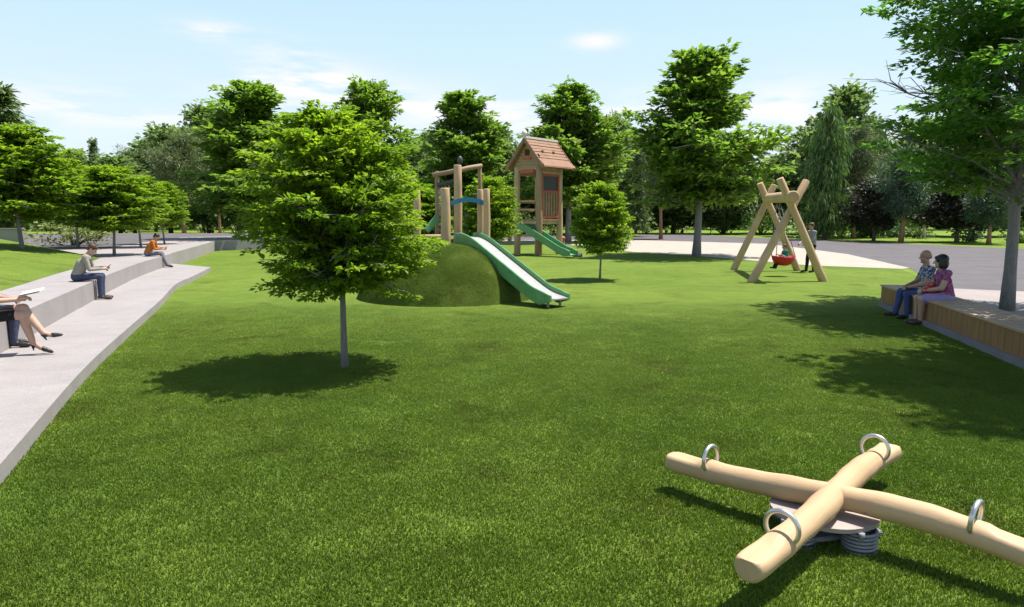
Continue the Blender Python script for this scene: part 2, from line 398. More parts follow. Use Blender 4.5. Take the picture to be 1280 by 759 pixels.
def offset_line(pts, d):
    out = []
    for i, p in enumerate(pts):
        a, c = pts[max(i-1, 0)], pts[min(i+1, len(pts)-1)]
        t = Vector((c[0]-a[0], c[1]-a[1])).normalized(); out.append((p[0]-t.y*d, p[1]+t.x*d))
    return out
wall_b = offset_line(wall_s, 1.22)
b = MB(); b.prism(wall_s + [(-12.0, 44.0), (-12.6, 45.1)] + wall_b[::-1], -.03, ZT)
tag(b.build('seat_wall', M['concrete']), 'long curving pale concrete seat wall along the paved step left of the lawn', 'wall')
# terrace behind the seat wall
b = MB(); b.prism(wall_b + [(-12.6, 45.1), (-9, 46), (-9, 60), (-95, 60), (-95, -20), (-8, -20)], -.03, ZT-.006)
tag(b.build('terrace', M['paving']), kind='structure')
b = MB(); i0 = len(b.v)
b.v += [Vector((-9, 46, ZT-.006)), Vector((-9, 60, ZT-.006)), Vector((-3, 60, -.006)), Vector((-3, 46, -.006))]; b.face([0, 3, 2, 1])
tag(b.build('slope', M['meadow']), kind='structure')
# sloping lawn behind the seat wall
lawn_edge = [p for p in wall_b if p[1] < 18] + [xy(P(90, 337, ZT)), xy(P(125, 322.5, ZT)), xy(P(87, 315, ZT)), xy(P(0, 300, ZT))]
b = MB(); k = len(lawn_edge)
UP = []
for i, p in enumerate(lawn_edge):
    b.v.append(Vector((p[0], p[1], ZT+.004)))
inner = [(p[0]-2.5, p[1]+.3, ZT+.34) for p in lawn_edge[:-3]] + [(-16.6, 23.8, ZT+.36), (-19, 26, ZT+.55), (-34, 38, ZT+.6)]
inner = inner[:k]
outer = [(p[0]-6, p[1]+.2, ZT+1.0) for p in inner]
for p in inner: b.v.append(Vector(p))
for p in outer: b.v.append(Vector(p))
b.v += [Vector((-70, 10, ZT+1.0)), Vector((-70, 45, ZT+1.0))]
for r0 in (0, k):
    for i in range(k-1): b.face([r0+i, r0+i+1, r0+k+i+1, r0+k+i], 0, None, True)
b.face([2*k+i for i in range(k)] + [3*k+1, 3*k])
ul = b.build('lawn', M['lawn']); tag(ul, kind='structure'); UPPER = ul
sheet('road', [xy(P(20, 311, ZT)), xy(P(125, 312, ZT)), xy(P(178, 303, ZT)), xy(P(228, 296.5, ZT)), (-16, 55), (-16, 59), (-90, 59), (-60, 36)], ZT, M['asphalt'])

# low concrete walls at the far left
for pa, pb, ya, zt, lab in (((-6, 28.5), None, 33.0, 1.35, 'low grey concrete wall behind the sloping lawn at the far left'),):
    b = MB(); x0 = PY(pa[0]-(60 if pa[0] < 0 else 0), 300, ya).x; x1 = PY(pa[1], 300, ya).x
    b.box(((x0+x1)/2, ya, zt/2+.1), (x1-x0, .3, zt-.2), None, 0, .015)
    b.box(((x0+x1)/2, ya, zt+.02), (x1-x0+.06, .38, .06), None, 0, .015)
    tag(b.build('concrete_wall', M['concrete'] if pa[0] < 0 else M['asphalt']), lab, 'wall')

# ------------------------------------------------------------------ mound
MC = Vector((-1.58, 16.85)); MA, MBB, MH = 2.12, 2.08, 1.27
def mound_z(x, y):
    r = math.hypot((x-MC.x)/MA, (y-MC.y)/MBB)
    if r >= 1: return 0.0
    return MH*(1-r**3.0)**.75
b = MB(); nr, na = 22, 64
for i in range(nr+1):
    rr = 1.012*(i/nr)**.8
    for j in range(na):
        a = 2*math.pi*j/na; x = MC.x+MA*rr*math.cos(a); y = MC.y+MBB*rr*math.sin(a)
        wob = .03*math.sin(3*a+1)*math.sin(4*rr)
        b.v.append(Vector((x, y, mound_z(x, y)+wob*(1 if rr < .95 else 0)-.01)))
for i in range(nr):
    for j in range(na): b.face([i*na+j, (i+1)*na+j, (i+1)*na+(j+1) % na, i*na+(j+1) % na], 0, None, True)
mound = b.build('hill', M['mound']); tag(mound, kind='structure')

# ------------------------------------------------------------------ grass (one object: patch geometry instanced over the lawn)
def in_poly(x, y, poly):
    c = False; n = len(poly); j = n-1
    for i in range(n):
        xi, yi = poly[i]; xj, yj = poly[j]
        if (yi > y) != (yj > y) and x < (xj-xi)*(y-yi)/(yj-yi)+xi: c = not c
        j = i
    return c
LAWN = step_s + [(-13.0, 26.6), (-17.1, 40.3), (-11, 43.5), (-2, 49.8), xy(P(700, 305.5)), xy(P(790, 315.3)), xy(P(860, 319.9)), xy(P(930, 325.4)), xy(P(1010, 332.4)), xy(P(1125, 336.9)),
        (13.2, 22.5), xy(P(1187, 361)), (pv1.x+.9, pv1.y+1.02), xy(pv1+bdir*.1), xy(BF1+bdir*.1), xy(BF0), (5, 1), (0, .6)]
sheet('lawn', LAWN, .002, M['lawn'])
def make_grass():
    rng = np.random.default_rng(5)
    nb, half = 960, .34
    V = []; F = []; vi = 0
    for i in range(nb):
        rr = half*math.sqrt(rng.random()); an = rng.random()*6.283
        x, y = rr*math.cos(an), rr*math.sin(an)
        h = .010+.017*rng.random(); w = .0022+.0018*rng.random(); a = rng.random()*6.283
        lean = rng.random()*.025; la = rng.random()*6.283; lx, ly = lean*math.cos(la), lean*math.sin(la)
        cx, cy = math.cos(a)*w, math.sin(a)*w
        V += [(x-cx, y-cy, -.004), (x+cx, y+cy, -.004), (x+cx*.7+lx*.4, y+cy*.7+ly*.4, h*.6), (x-cx*.7+lx*.4, y-cy*.7+ly*.4, h*.6), (x+lx, y+ly, h)]
        F += [(vi, vi+1, vi+2, vi+3), (vi+3, vi+2, vi+4)]; vi += 5
    npv = len(V); pts = []; rots = []; scs = []
    sp = .25
    y = .4
    while y < 17:
        spy = sp
        x = -18.0
        while x < 18:
            px, py = x+(rng.random()-.5)*spy*.9, y+(rng.random()-.5)*spy*.9
            vis = abs(px) < 1.15*py+2.5
            if vis and in_poly(px, py, LAWN) and math.hypot((px-MC.x)/(MA-.05), (py-MC.y)/(MBB-.05)) > 1:
                pts.append((px, py, 0)); rots.append((0, 0, rng.random()*6.283)); s_ = .85+.4*rng.random(); scs.append((s_, s_, s_*min(1.15, max(.04, 1.15-.085*(y-3.5)))))
            x += spy
        y += spy
    for i in range(600):                                  # mound
        r_ = math.sqrt(rng.random())*.99; a = rng.random()*6.283
        x, y = MC.x+MA*r_*math.cos(a), MC.y+MBB*r_*math.sin(a); e = .02
        n = Vector((-(mound_z(x+e, y)-mound_z(x-e, y))/(2*e), -(mound_z(x, y+e)-mound_z(x, y-e))/(2*e), 1)).normalized()
        if n.z < .25: n = Vector((n.x, n.y, .4)).normalized()
        q = n.to_track_quat('Z', 'Y').to_matrix() @ Matrix.Rotation(rng.random()*6.28, 3, 'Z')
        pts.append((x, y, mound_z(x, y))); rots.append(tuple(q.to_euler())); q_ = .6+.3*rng.random(); scs.append((q_, q_, q_*.45))
    me = bpy.data.meshes.new('grass'); me.from_pydata(V+pts, [], F); me.materials.append(M['blade'])
    n = len(me.vertices)
    ar = np.zeros((n, 3), np.float32); ar[npv:] = rots; at_ = me.attributes.new('rot', 'FLOAT_VECTOR', 'POINT'); at_.data.foreach_set('vector', ar.ravel())
    sc_ = np.ones((n, 3), np.float32); sc_[npv:] = scs; at_ = me.attributes.new('scl', 'FLOAT_VECTOR', 'POINT'); at_.data.foreach_set('vector', sc_.ravel())
    ip = np.zeros(n, bool); ip[npv:] = True; at_ = me.attributes.new('seed', 'BOOLEAN', 'POINT'); at_.data.foreach_set('value', ip)
    o = link('grass', me); tag(o, kind='stuff')
    ng = bpy.data.node_groups.new('grass_scatter', 'GeometryNodeTree')
    ng.interface.new_socket('Geometry', in_out='INPUT', socket_type='NodeSocketGeometry'); ng.interface.new_socket('Geometry', in_out='OUTPUT', socket_type='NodeSocketGeometry')
    t = NT(ng); gi = t.add('NodeGroupInput'); go = t.add('NodeGroupOutput')
    sel = t.add('GeometryNodeInputNamedAttribute', {'data_type': 'BOOLEAN'}); sel.inputs['Name'].default_value = 'seed'
    sg = t.add('GeometryNodeSeparateGeometry', {'domain': 'POINT'}); t.l.new(gi.outputs[0], sg.inputs[0]); t.l.new(sel.outputs[0], sg.inputs[1])
    ra = t.add('GeometryNodeInputNamedAttribute', {'data_type': 'FLOAT_VECTOR'}); ra.inputs['Name'].default_value = 'rot'
    sa = t.add('GeometryNodeInputNamedAttribute', {'data_type': 'FLOAT_VECTOR'}); sa.inputs['Name'].default_value = 'scl'
    er = t.add('FunctionNodeEulerToRotation'); t.l.new(ra.outputs[0], er.inputs[0])
    mp_ = t.add('GeometryNodeMeshToPoints'); t.l.new(sg.outputs[0], mp_.inputs[0])
    ins = t.add('GeometryNodeInstanceOnPoints'); t.l.new(mp_.outputs[0], ins.inputs['Points']); t.l.new(sg.outputs[1], ins.inputs['Instance'])
    t.l.new(er.outputs[0], ins.inputs['Rotation']); t.l.new(sa.outputs[0], ins.inputs['Scale'])
    t.l.new(ins.outputs[0], go.inputs[0])
    md = o.modifiers.new('scatter', 'NODES'); md.node_group = ng
    print('grass patches', len(pts))
make_grass()

# ------------------------------------------------------------------ trees
def mesh_np(name, V, Q, mat):
    me = bpy.data.meshes.new(name); nv, nf = len(V), len(Q); kk = Q.shape[1]
    me.vertices.add(nv); me.vertices.foreach_set('co', V.astype(np.float32).ravel())
    me.loops.add(nf*kk); me.loops.foreach_set('vertex_index', Q.astype(np.int32).ravel())
    me.polygons.add(nf); me.polygons.foreach_set('loop_start', np.arange(0, nf*kk, kk, dtype=np.int32))
    me.update(calc_edges=True); me.materials.append(mat); return me
def unit(a): return a/np.maximum(np.linalg.norm(a, axis=-1, keepdims=True), 1e-9)
def leaves(rng, C, D, RR, n, L, flat=.14, tilt=.45, wid=.3, hang=.0, droop=.22, ball=False):
    C = np.repeat(np.asarray(C), n, 0); D = np.repeat(np.asarray(D), n, 0); RR = np.repeat(np.asarray(RR), n)
    k = len(C); upv = np.array([0, 0, 1.0])
    e1 = unit(D); e2 = unit(np.cross(upv, e1)+1e-6); e3 = unit(np.cross(e1, e2)); e3 = np.where(e3[:, 2:3] < 0, -e3, e3)
    a = rng.random(k)*2*np.pi; rad = np.sqrt(rng.random(k))
    p = C + e1*(RR*rad*np.cos(a))[:, None] + e2*(RR*rad*np.sin(a)*.85)[:, None] + e3*(rng.normal(0, flat, k)*RR - droop*RR*rad**2)[:, None]
    if ball:
        q = unit(rng.normal(0, 1, (k, 3))); d = q; p = C + q*(RR*rad)[:, None]*np.array([1, 1, .7])
    else:
        d = e1*(np.cos(a)*.6+.5)[:, None] + e2*(np.sin(a)*.6)[:, None] + rng.normal(0, .3, (k, 3)); d[:, 2] -= hang
    d = unit(d)
    nn = e3 + rng.normal(0, tilt, (k, 3)); nn = unit(nn - d*np.sum(nn*d, 1, keepdims=True)); sd_ = np.cross(d, nn)
    l = (L*(.7+.6*rng.random(k)))[:, None]
    V = np.stack([p, p+d*l*.45+sd_*l*wid+nn*l*.06, p+d*l-nn*l*.12, p+d*l*.45-sd_*l*wid+nn*l*.06], 1).reshape(-1, 3)
    Q = np.arange(k*4).reshape(-1, 4); return V, Q
def interp(prof, h): return np.interp(h, [p[0] for p in prof], [p[1] for p in prof])

def tree_meshes(seed, H, base, R, prof, nl, spl, L, nleaf, sr, leafmat, bark, tr=.05, rise=(-.05, .8), flat=.14, tilt=.45, wid=.3, skip=0.0,
                hang=0.0, droop=.22, ball=False, jit=.15, bare=0, lean=0.0, top=1.0, rag=.18):
    rng = np.random.default_rng(seed); tb = MB(); C = []; D = []; RR = []
    cx = [(lean*t*t+.01*H*math.sin(t*5+seed), .008*H*math.sin(t*4+2*seed)) for t in np.linspace(0, 1, 9)]
    def tp(h): t = min(1, max(0, h/H)); i = t*8; j = min(7, int(i)); f = i-j; return np.array([cx[j][0]*(1-f)+cx[j+1][0]*f, cx[j][1]*(1-f)+cx[j+1][1]*f, h])
    hs = np.linspace(0, H*.97, 12)
    tb.tube([tp(h) - (np.array([0, 0, .15]) if h == 0 else 0) for h in hs], [tr*(1.25 if h == 0 else 1)*(1-.9*(h/H)**.9)+.004 for h in hs], 10)
    az = rng.random()*6.28
    for i in range(nl):
        az += 2.39996+rng.normal(0, .25); hr = (i+rng.random())/nl*top
        z = base+(H-base)*hr
        r = R*interp(prof, hr)*(1.08-rag*2*rng.random()+(rag*.5*(rng.random() < .2)))
        if rng.random() < .3: r *= .55
        if rng.random() < skip: continue
        rs = rise[0]+(rise[1]-rise[0])*hr
        z0 = max(base*.82, z-rs*r*1.1); st = tp(min(z0, H*.95)); en = tp(z)+np.array([math.cos(az)*r, math.sin(az)*r, 0]); en[2] = z
        mid = (st+en)/2 + np.array([0, 0, .10*r]) + rng.normal(0, .03*r, 3)
        path = [((1-t)**2)*st+2*t*(1-t)*mid+t*t*en for t in np.linspace(0, 1, 6)]
        lr = max(.004, tr*.42*(r/R)**.8*(1-.5*hr))
        tb.tube(path, [lr*(1-.8*t) for t in np.linspace(0, 1, 6)], 5, cap=False)
        outd = en-st; outd[2] *= .35; outd = outd/np.linalg.norm(outd)
        ns = max(2, int(round(spl*(.45+.55*r/R))))
        for s_ in range(ns):
            t = .32+.68*(s_+rng.random()*.8)/ns; t = min(1, t)
            p = ((1-t)**2)*st+2*t*(1-t)*mid+t*t*en
            lat = np.array([-math.sin(az), math.cos(az), 0])
            side = rng.normal(0, jit)*r*(.35+.5*t)*1.6
            q = p+lat*side+np.array([0, 0, rng.normal(0, .05*R)])
            d = outd+lat*np.sign(side)*.5*rng.random(); C.append(q); D.append(d); RR.append(sr*(.7+.6*rng.random()))
            if s_ % 2 == 0: tb.tube([p, (p+q)/2+np.array([0, 0, .01*R]), q], [lr*.4, lr*.3, lr*.15], 4, cap=False)
    for i in range(bare):
        a = rng.random()*6.28; z = base+(H-base)*(.05+.32*rng.random()); r = R*interp(prof, (z-base)/(H-base))*(.84+.12*rng.random())
        st = tp(z-.45*r); en = tp(z)+np.array([math.cos(a)*r, math.sin(a)*r, 0]); k0 = st*.24+en*.76
        tb.tube([st, st*.6+k0*.4+np.array([0, 0, .06*r]), k0], [.03, .022, .014], 5, cap=False)
        for q in range(5):
            e2 = en+rng.normal(0, .075*r, 3); tb.tube([k0, k0*.5+e2*.5+rng.normal(0, .03*r, 3), e2], [.012, .009, .003], 4, cap=False)
    for i in range(max(3, nl//12)):                     # leader tuft at the top
        C.append(tp(H*.96)+rng.normal(0, .05*R, 3)); a = rng.random()*6.28; D.append(np.array([math.cos(a), math.sin(a), .6])); RR.append(sr*.8)
    V, Q = leaves(rng, C, D, RR, nleaf, L, flat, tilt, wid, hang, droop, ball)
    return tb.mesh('trunk', bark), mesh_np('crown', V, Q, leafmat)

P_YOUNG = [(0, .70), (.1, .98), (.3, 1.0), (.5, .95), (.72, .80), (.9, .57), (1, .30)]
P_TALL = [(0, .72), (.12, 1.0), (.35, .95), (.6, .78), (.8, .58), (.93, .42), (1, .22)]
P_WOOD = [(0, .6), (.2, .95), (.5, 1.0), (.75, .8), (.92, .5), (1, .2)]
P_CONE = [(0, 1.0), (.3, .75), (.6, .45), (.85, .2), (1, .04)]
P_PINE = [(0, .55), (.25, .8), (.5, 1.0), (.75, .85), (.92, .5), (1, .25)]
P_WEEP = [(0, .8), (.3, 1.0), (.6, .8), (.85, .5), (1, .15)]
P_FLAT = [(0, .7), (.3, 1.0), (.6, .95), (.85, .65), (1, .3)]
KIND = {}
def kind(key, *a, **k):
    H, R = a[1], a[3]; KIND[key] = (tree_meshes(*a, **k), H, R)
kind('main', 11, 3.36, 1.06, 1.26, P_YOUNG, 190, 8, .080, 40, .155, M['leaf_young'], M['bark_grey'], tr=.045, rise=(-.05, .8), flat=.06, tilt=.27, rag=.19, lean=-.27)
kind('youngb', 12, 3.36, 1.05, 1.28, P_YOUNG, 150, 7, .115, 30, .18, M['leaf_young'], M['bark_grey'], tr=.045, rise=(-.05, .8), flat=.07, tilt=.3, rag=.14)
kind('talla', 21, 9.8, 2.6, 3.5, P_TALL, 104, 9, .32, 30, .52, M['leaf_tall'], M['bark_grey'], tr=.19, rise=(0, .9), flat=.08, tilt=.34, skip=.12, rag=.25)
kind('tallb', 22, 9.8, 2.2, 3.4, P_TALL, 100, 9, .32, 30, .52, M['leaf_tall'], M['bark_grey'], tr=.18, rise=(0, .9), flat=.08, tilt=.34, skip=.14, rag=.3)
kind('big', 31, 9.5, 2.6, 3.25, [(0, .8), (.12, 1.0), (.35, .95), (.6, .9), (.85, .6), (1, .2)], 100, 9, .14, 72, .42, M['leaf_big'], M['bark_grey'], tr=.12, rise=(.25, .9), flat=.07, tilt=.30, skip=.10, bare=12, rag=.22)
kind('wooda', 41, 12, 2.0, 4.2, P_WOOD, 100, 7, .55, 18, .9, M['leaf_wood'], M['bark_brown'], tr=.22, rise=(.1, .9), flat=.28, tilt=.7)
kind('woodb', 42, 12, 1.2, 4.0, P_WOOD, 100, 7, .55, 18, .9, M['leaf_wood'], M['bark_brown'], tr=.22, rise=(.1, .9), flat=.3, tilt=.7, skip=.1)
kind('pine', 43, 12, 4.2, 3.0, P_PINE, 70, 5, .45, 50, .70, M['leaf_pine'], M['bark_red'], tr=.2, rise=(.1, .6), wid=.07, ball=True, skip=.1, jit=.3)
kind('bluepine', 44, 8, 2.6, 2.2, P_PINE, 60, 5, .40, 50, .6, M['leaf_blue'], M['bark_red'], tr=.2, rise=(.0, .5), wid=.08, ball=True, skip=.1, jit=.3)
kind('spruce', 45, 13, .8, 3.0, P_CONE, 110, 5, .42, 18, .48, M['leaf_spruce'], M['bark_brown'], tr=.2, rise=(-.35, .2), flat=.15, tilt=.5, wid=.14, hang=.35, droop=.4)
kind('weep', 46, 12, 1.0, 2.6, P_WEEP, 70, 6, .62, 18, .45, M['leaf_weep'], M['bark_brown'], tr=.2, rise=(.4, .9), flat=.6, tilt=.5, wid=.10, hang=2.2, droop=.3)
kind('plum', 47, 6, 1.5, 3.0, P_FLAT, 60, 6, .34, 16, .5, M['leaf_plum'], M['bark_brown'], tr=.15, rise=(.2, .9), flat=.25, tilt=.7)

GROUPS = {'main': None, 'youngb': 'young planted trees'}
def tree(key, px, Y, top_py, wpx, name, label, cat='tree', z0=0.0, group=None, rz=None, base_py=None):
    if base_py is not None: pt = P(px, base_py, z0); x, Y = pt.x, pt.y
    else: x = PY(px, 300, Y).x
    (tm, cm), H, R = KIND[key]
    hgt = PY(px, top_py, Y).z - z0; wid = wpx/FPX*Y
    s_ = hgt/H; sx = wid/(2*R*(.92 if 'tall' in key else 1.0)) if wpx else s_
    r = thing(name, label, cat, (x, Y, z0), (px*1.7) % 6.28 if rz is None else rz, group)
    r.scale = (sx, sx, s_)
    link('trunk', tm, r); link('crown', cm, r); return r

tree('main', 434, 0, 136, 236, 'young_tree', 'bright green young tree with round crown standing alone in the middle of the lawn', base_py=459, rz=.0)
YG = 'young trees planted around the lawn'
tree('youngb', 750, 0, 229, 76, 'young_tree', 'small bright green young tree on the lawn right of the long green slide', base_py=350, group=YG)
tree('youngb', 612, 27, 222, 74, 'young_tree', 'small yellow green young tree seen between the posts on the mound', group=YG)
tree('youngb', 532, 26, 236, 70, 'young_tree', 'small young tree half hidden behind the mound, beside the lone post', group=YG)
tree('youngb', 28, 0, 158, 150, 'young_tree', 'largest of the bright young trees on the sloping lawn at the left', base_py=320, z0=ZT+.1, group=YG)
tree('youngb', 97, 0, 206, 92, 'young_tree', 'bright young tree on the terrace directly above the man in the grey sweater', base_py=310, z0=ZT, group=YG)
tree('youngb', 144, 0, 208, 100, 'young_tree', 'bright young tree on the terrace between the two seated men', base_py=319, z0=ZT, group=YG)
tree('youngb', 176, 0, 220, 74, 'young_tree', 'bright young tree on the terrace just behind the man in the orange jacket', base_py=309, z0=ZT, group=YG)
tree('youngb', 205, 0, 228, 60, 'young_tree', 'smallest and farthest of the young trees on the terrace, right of the orange jacket', base_py=305, z0=ZT, group=YG)

TG = 'tall leafy trees around the play area'
tree('talla', 870, 0, 62, 172, 'tall_tree', 'tall leafy tree with grey trunk at the lawn edge left of the swing', base_py=320, rz=1.9, group=TG)
tree('tallb', 318, 46, 106, 150, 'tall_tree', 'tall leafy tree rising behind the left side of the young tree on the lawn', z0=0, group=TG)
tree('talla', 466, 46, 102, 116, 'tall_tree', 'tall leafy tree rising behind the right side of the young tree on the lawn', rz=.6, group=TG)
tree('tallb', 582, 54, 116, 128, 'tall_tree', 'tall leafy tree behind the climbing posts on the mound', rz=3.3, group=TG)
tree('talla', 712, 54, 107, 132, 'tall_tree', 'tall leafy tree directly behind the roofed play tower', rz=4.2, group=TG)
bt = tree('big', 1256, 0, -150, 0, 'broad_tree', 'broad dark green tree whose grey trunk rises behind the wooden bench', base_py=388, rz=.5)
bt.scale = (1.0, 1.0, 1.0)
b2 = tree('big', 1583, 8.3, -400, 0, 'broad_tree', 'broad dark green tree overhanging the right edge above the near end of the bench', rz=2.6)
b2.location.x = 9.1; b2.scale = (1.0, 1.0, 1.0)

WG = 'trees of the wood behind the road'
far = [
 ('spruce', 14, 62, 106, 150, 'spruce_tree', 'dark spruce towering behind the largest young tree at the left edge'),
 ('spruce', 125, 78, 173, 40, 'spruce_tree', 'small pointed spruce top showing above the young trees on the left'),
 ('wooda', 96, 100, 190, 70, 'broadleaf_tree', 'distant rounded tree left of the small pointed spruce'),
 ('pine', 168, 84, 190, 62, 'pine_tree', 'loose grey green pine right of the small pointed spruce'),
 ('wooda', 196, 95, 180, 66, 'broadleaf_tree', 'distant round wood tree between the two grey green pines on the left'),
 ('pine', 232, 66, 168, 84, 'pine_tree', 'grey green pine with bare reddish trunk left of the tall trees'),
 ('woodb', 262, 82, 134, 84, 'broadleaf_tree', 'dark high wood tree behind the pine with the bare reddish trunk'),
 ('pine', 276, 70, 150, 60, 'pine_tree', 'pine leaning against the dark high wood tree at left'),
 ('woodb', 360, 88, 160, 110, 'broadleaf_tree', 'wood tree hidden behind the young tree, left half'),
 ('wooda', 420, 90, 168, 110, 'broadleaf_tree', 'wood tree hidden behind the young tree, right half'),
 ('wooda', 520, 78, 175, 90, 'broadleaf_tree', 'wood tree filling the gap left of the lone post on the mound'),
 ('woodb', 620, 80, 158, 80, 'broadleaf_tree', 'wood tree between the tall tree behind the mound and the play tower'),
 ('spruce', 656, 84, 176, 60, 'spruce_tree', 'dark spruce directly left of the play tower roof'),
 ('wooda', 762, 76, 146, 84, 'broadleaf_tree', 'wood tree right of the play tower, above the small lawn tree'),
 ('spruce', 795, 70, 166, 56, 'spruce_tree', 'dark narrow spruce left of the tall tree by the swing'),
 ('pine', 826, 62, 150, 70, 'pine_tree', 'pine with pale orange trunk left of the tall tree by the swing'),
 ('woodb', 905, 82, 168, 96, 'broadleaf_tree', 'wood tree behind the tall tree by the swing'),
 ('wooda', 968, 86, 196, 76, 'broadleaf_tree', 'low rounded wood tree directly above the swing frame'),
 ('woodb', 1050, 70, 110, 100, 'broadleaf_tree', 'high dark wood tree right of the swing'),
 ('weep', 1030, 60, 132, 66, 'weeping_tree', 'pale green weeping tree just right of the swing frame'),
 ('weep', 1090, 66, 160, 64, 'weeping_tree', 'grey green weeping tree behind the bald seated man'),
 ('pine', 1066, 64, 158, 70, 'pine_tree', 'pale pine between the two weeping trees'),
 ('wooda', 1150, 74, 150, 110, 'broadleaf_tree', 'wood tree under the left branches of the broad tree'),
 ('woodb', 1215, 70, 140, 110, 'broadleaf_tree', 'wood tree just left of the grey trunk of the broad tree'),
 ('wooda', 1290, 70, 130, 120, 'broadleaf_tree', 'wood tree cut off at the right edge'),
 ('woodb', 150, 78, 196, 90, 'broadleaf_tree', 'pale distant wood tree above the row of young trees on the terrace'),
 ('wooda', 215, 84, 160, 100, 'broadleaf_tree', 'wide wood tree standing behind the pine with the bare reddish trunk'),
 ('wooda', 300, 76, 150, 100, 'broadleaf_tree', 'wood tree filling the space under the left tall tree'),
 ('woodb', 545, 84, 165, 100, 'broadleaf_tree', 'wood tree seen through the climbing posts on the mound'),
 ('woodb', 690, 82, 160, 110, 'broadleaf_tree', 'wood tree closing the view behind the play tower'),
 ('woodb', 840, 84, 172, 100, 'broadleaf_tree', 'wood tree closing the view left of the grey trunk by the swing'),
 ('wooda', 1010, 80, 160, 90, 'broadleaf_tree', 'wood tree behind the pale weeping tree right of the swing'),
 ('bluepine', 1126, 54, 188, 66, 'pine_tree', 'blue green pine with short reddish trunk above the seated couple'),
 ('plum', 1092, 57, 222, 84, 'plum_tree', 'dark purple leaved tree left of the blue green pine'),
 ('plum', 1196, 54, 220, 106, 'plum_tree', 'wide dark purple leaved tree between the two blue green pines'),
 ('bluepine', 1236, 50, 222, 60, 'pine_tree', 'squat blue green pine beside the grey trunk of the broad tree'),
]
for (kk, px, Y, tpy, w, nm, lab) in far: tree(kk, px, Y, tpy, w, nm, lab, group=WG, z0=0)
for i, (px, Y, tpy, w, kk) in enumerate([(-90, 60, 150, 110, 'wooda'), (-190, 70, 160, 120, 'woodb'), (1390, 66, 130, 130, 'woodb'), (1500, 70, 150, 130, 'wooda')]):
    tree(kk, px, Y, tpy, w, 'broadleaf_tree', ['wood tree just outside the left edge', 'wood tree farther outside the left edge', 'wood tree just outside the right edge', 'wood tree farther outside the right edge'][i], group=WG)

# far woods, one uncountable mass
rng = np.random.default_rng(77)
nw = 2600; xs = rng.uniform(-170, 170, nw); ys = 118+rng.uniform(-8, 14, nw)-np.abs(xs)*.12
hh = (6.5+3.0*(.5+.5*np.sin(xs*.11+2))*(.5+.5*np.sin(xs*.37)) + 2.2*np.sin(xs*.05+1)**2)
zs = rng.random(nw)*np.maximum(hh, 3)
C = np.stack([xs, ys, zs], 1); Dv = rng.normal(0, 1, (nw, 3)); Dv[:, 2] = .2
V, Q = leaves(rng, C, Dv, np.full(nw, 2.4), 16, 1.3, .35, .7)
o = link('woods', mesh_np('woods', V, Q, M['leaf_wood'])); tag(o, kind='stuff')

# shrubs
def shrub(px, base_py, w, h, leafm, label, seed, name='shrub', z0=0.0, L=.22, Y=None, fronds=0):
    pt = P(px, base_py, z0) if Y is None else Vector((PY(px, 300, Y).x, Y, z0))
    sc = pt.y/FPX; rw, rh = w*sc/2, h*sc; rng = np.random.default_rng(seed)
    r = thing(name, label, 'shrub', pt, 0, 'shrubs along the far side of the road')
    C = []; D = []; RR = []; sb = MB()
    for i in range(26):
        a = rng.random()*6.28; e = rng.random()**.6; q = np.array([math.cos(a)*rw*e*.85, math.sin(a)*rw*e*.6, rh*(.12+.75*rng.random()*math.sqrt(max(0.05, 1-e*e*.8)))])
        C.append(q); D.append(np.array([math.cos(a), math.sin(a), .3])); RR.append(.30*min(rw, rh*1.3)*(.7+.6*rng.random()))
        if i % 3 == 0: sb.tube([(q[0]*.15, q[1]*.15, -.05), (q[0]*.6, q[1]*.6, q[2]*.6), tuple(q)], [.05, .03, .01], 5)
    V, Q = leaves(rng, C, D, RR, 26, L, .35, .7)
    link('foliage', mesh_np('foliage', V, Q, leafm), r)
    if fronds:
        for i in range(fronds):
            a = rng.random()*6.28; rr = rw*(.7+.6*rng.random()); hz = rh*(.6+.6*rng.random())
            p0 = Vector((0, 0, .1)); p1 = Vector((math.cos(a)*rr*.5, math.sin(a)*rr*.4, hz)); p2 = Vector((math.cos(a)*rr*1.2, math.sin(a)*rr*.8, hz*.75))
            sb.tube([p0, p0.lerp(p1, .5)+Vector((0, 0, .1)), p1, p2], [.05, .045, .04, .02], 5)
    sb.build('stem', M['leaf_olive'] if fronds else M['bark_brown'], r, world=False)
    return r
shrub(90, 312, 90, 34, M['leaf_olive'], 'silvery bush below the young trees beside the man in the grey sweater', 1, z0=ZT, Y=34, L=.2)
shrub(252, 291, 60, 34, M['leaf_olive'], 'pale bush at the foot of the pine with the bare reddish trunk', 2)
shrub(295, 292, 60, 30, M['leaf_shrub'], 'green bush behind the far end of the seat wall', 3)
shrub(668, 296, 70, 40, M['leaf_shrub'], 'dark bush behind the legs of the play tower', 4)
shrub(770, 292, 60, 44, M['leaf_shrub'], 'dark bush behind the small lawn tree', 5)
shrub(806, 292, 44, 40, M['leaf_olive'], 'olive bush left of the pale orange pine trunk', 6)
shrub(848, 291, 52, 46, M['leaf_olive'], 'olive bush between the orange pine trunk and the grey trunk', 7)
shrub(906, 293, 70, 50, M['leaf_weep'], 'yellow green bush of arching stems right of the grey trunk', 8, fronds=16)
shrub(950, 294, 60, 46, M['leaf_weep'], 'yellow green bush of arching stems behind the swing frame', 9, fronds=12)
shrub(1018, 299, 92, 46, M['leaf_blue'], 'large dark bush at the foot of the pale weeping tree', 10)
shrub(1076, 297, 44, 26, M['leaf_olive'], 'pale low bush under the left purple leaved tree', 11)
shrub(1112, 297, 32, 22, M['leaf_blue'], 'small dark bush left of the reddish pine trunk', 12)
shrub(1146, 298, 36, 16, M['leaf_shrub'], 'small green bush beside the far walking figure', 13)
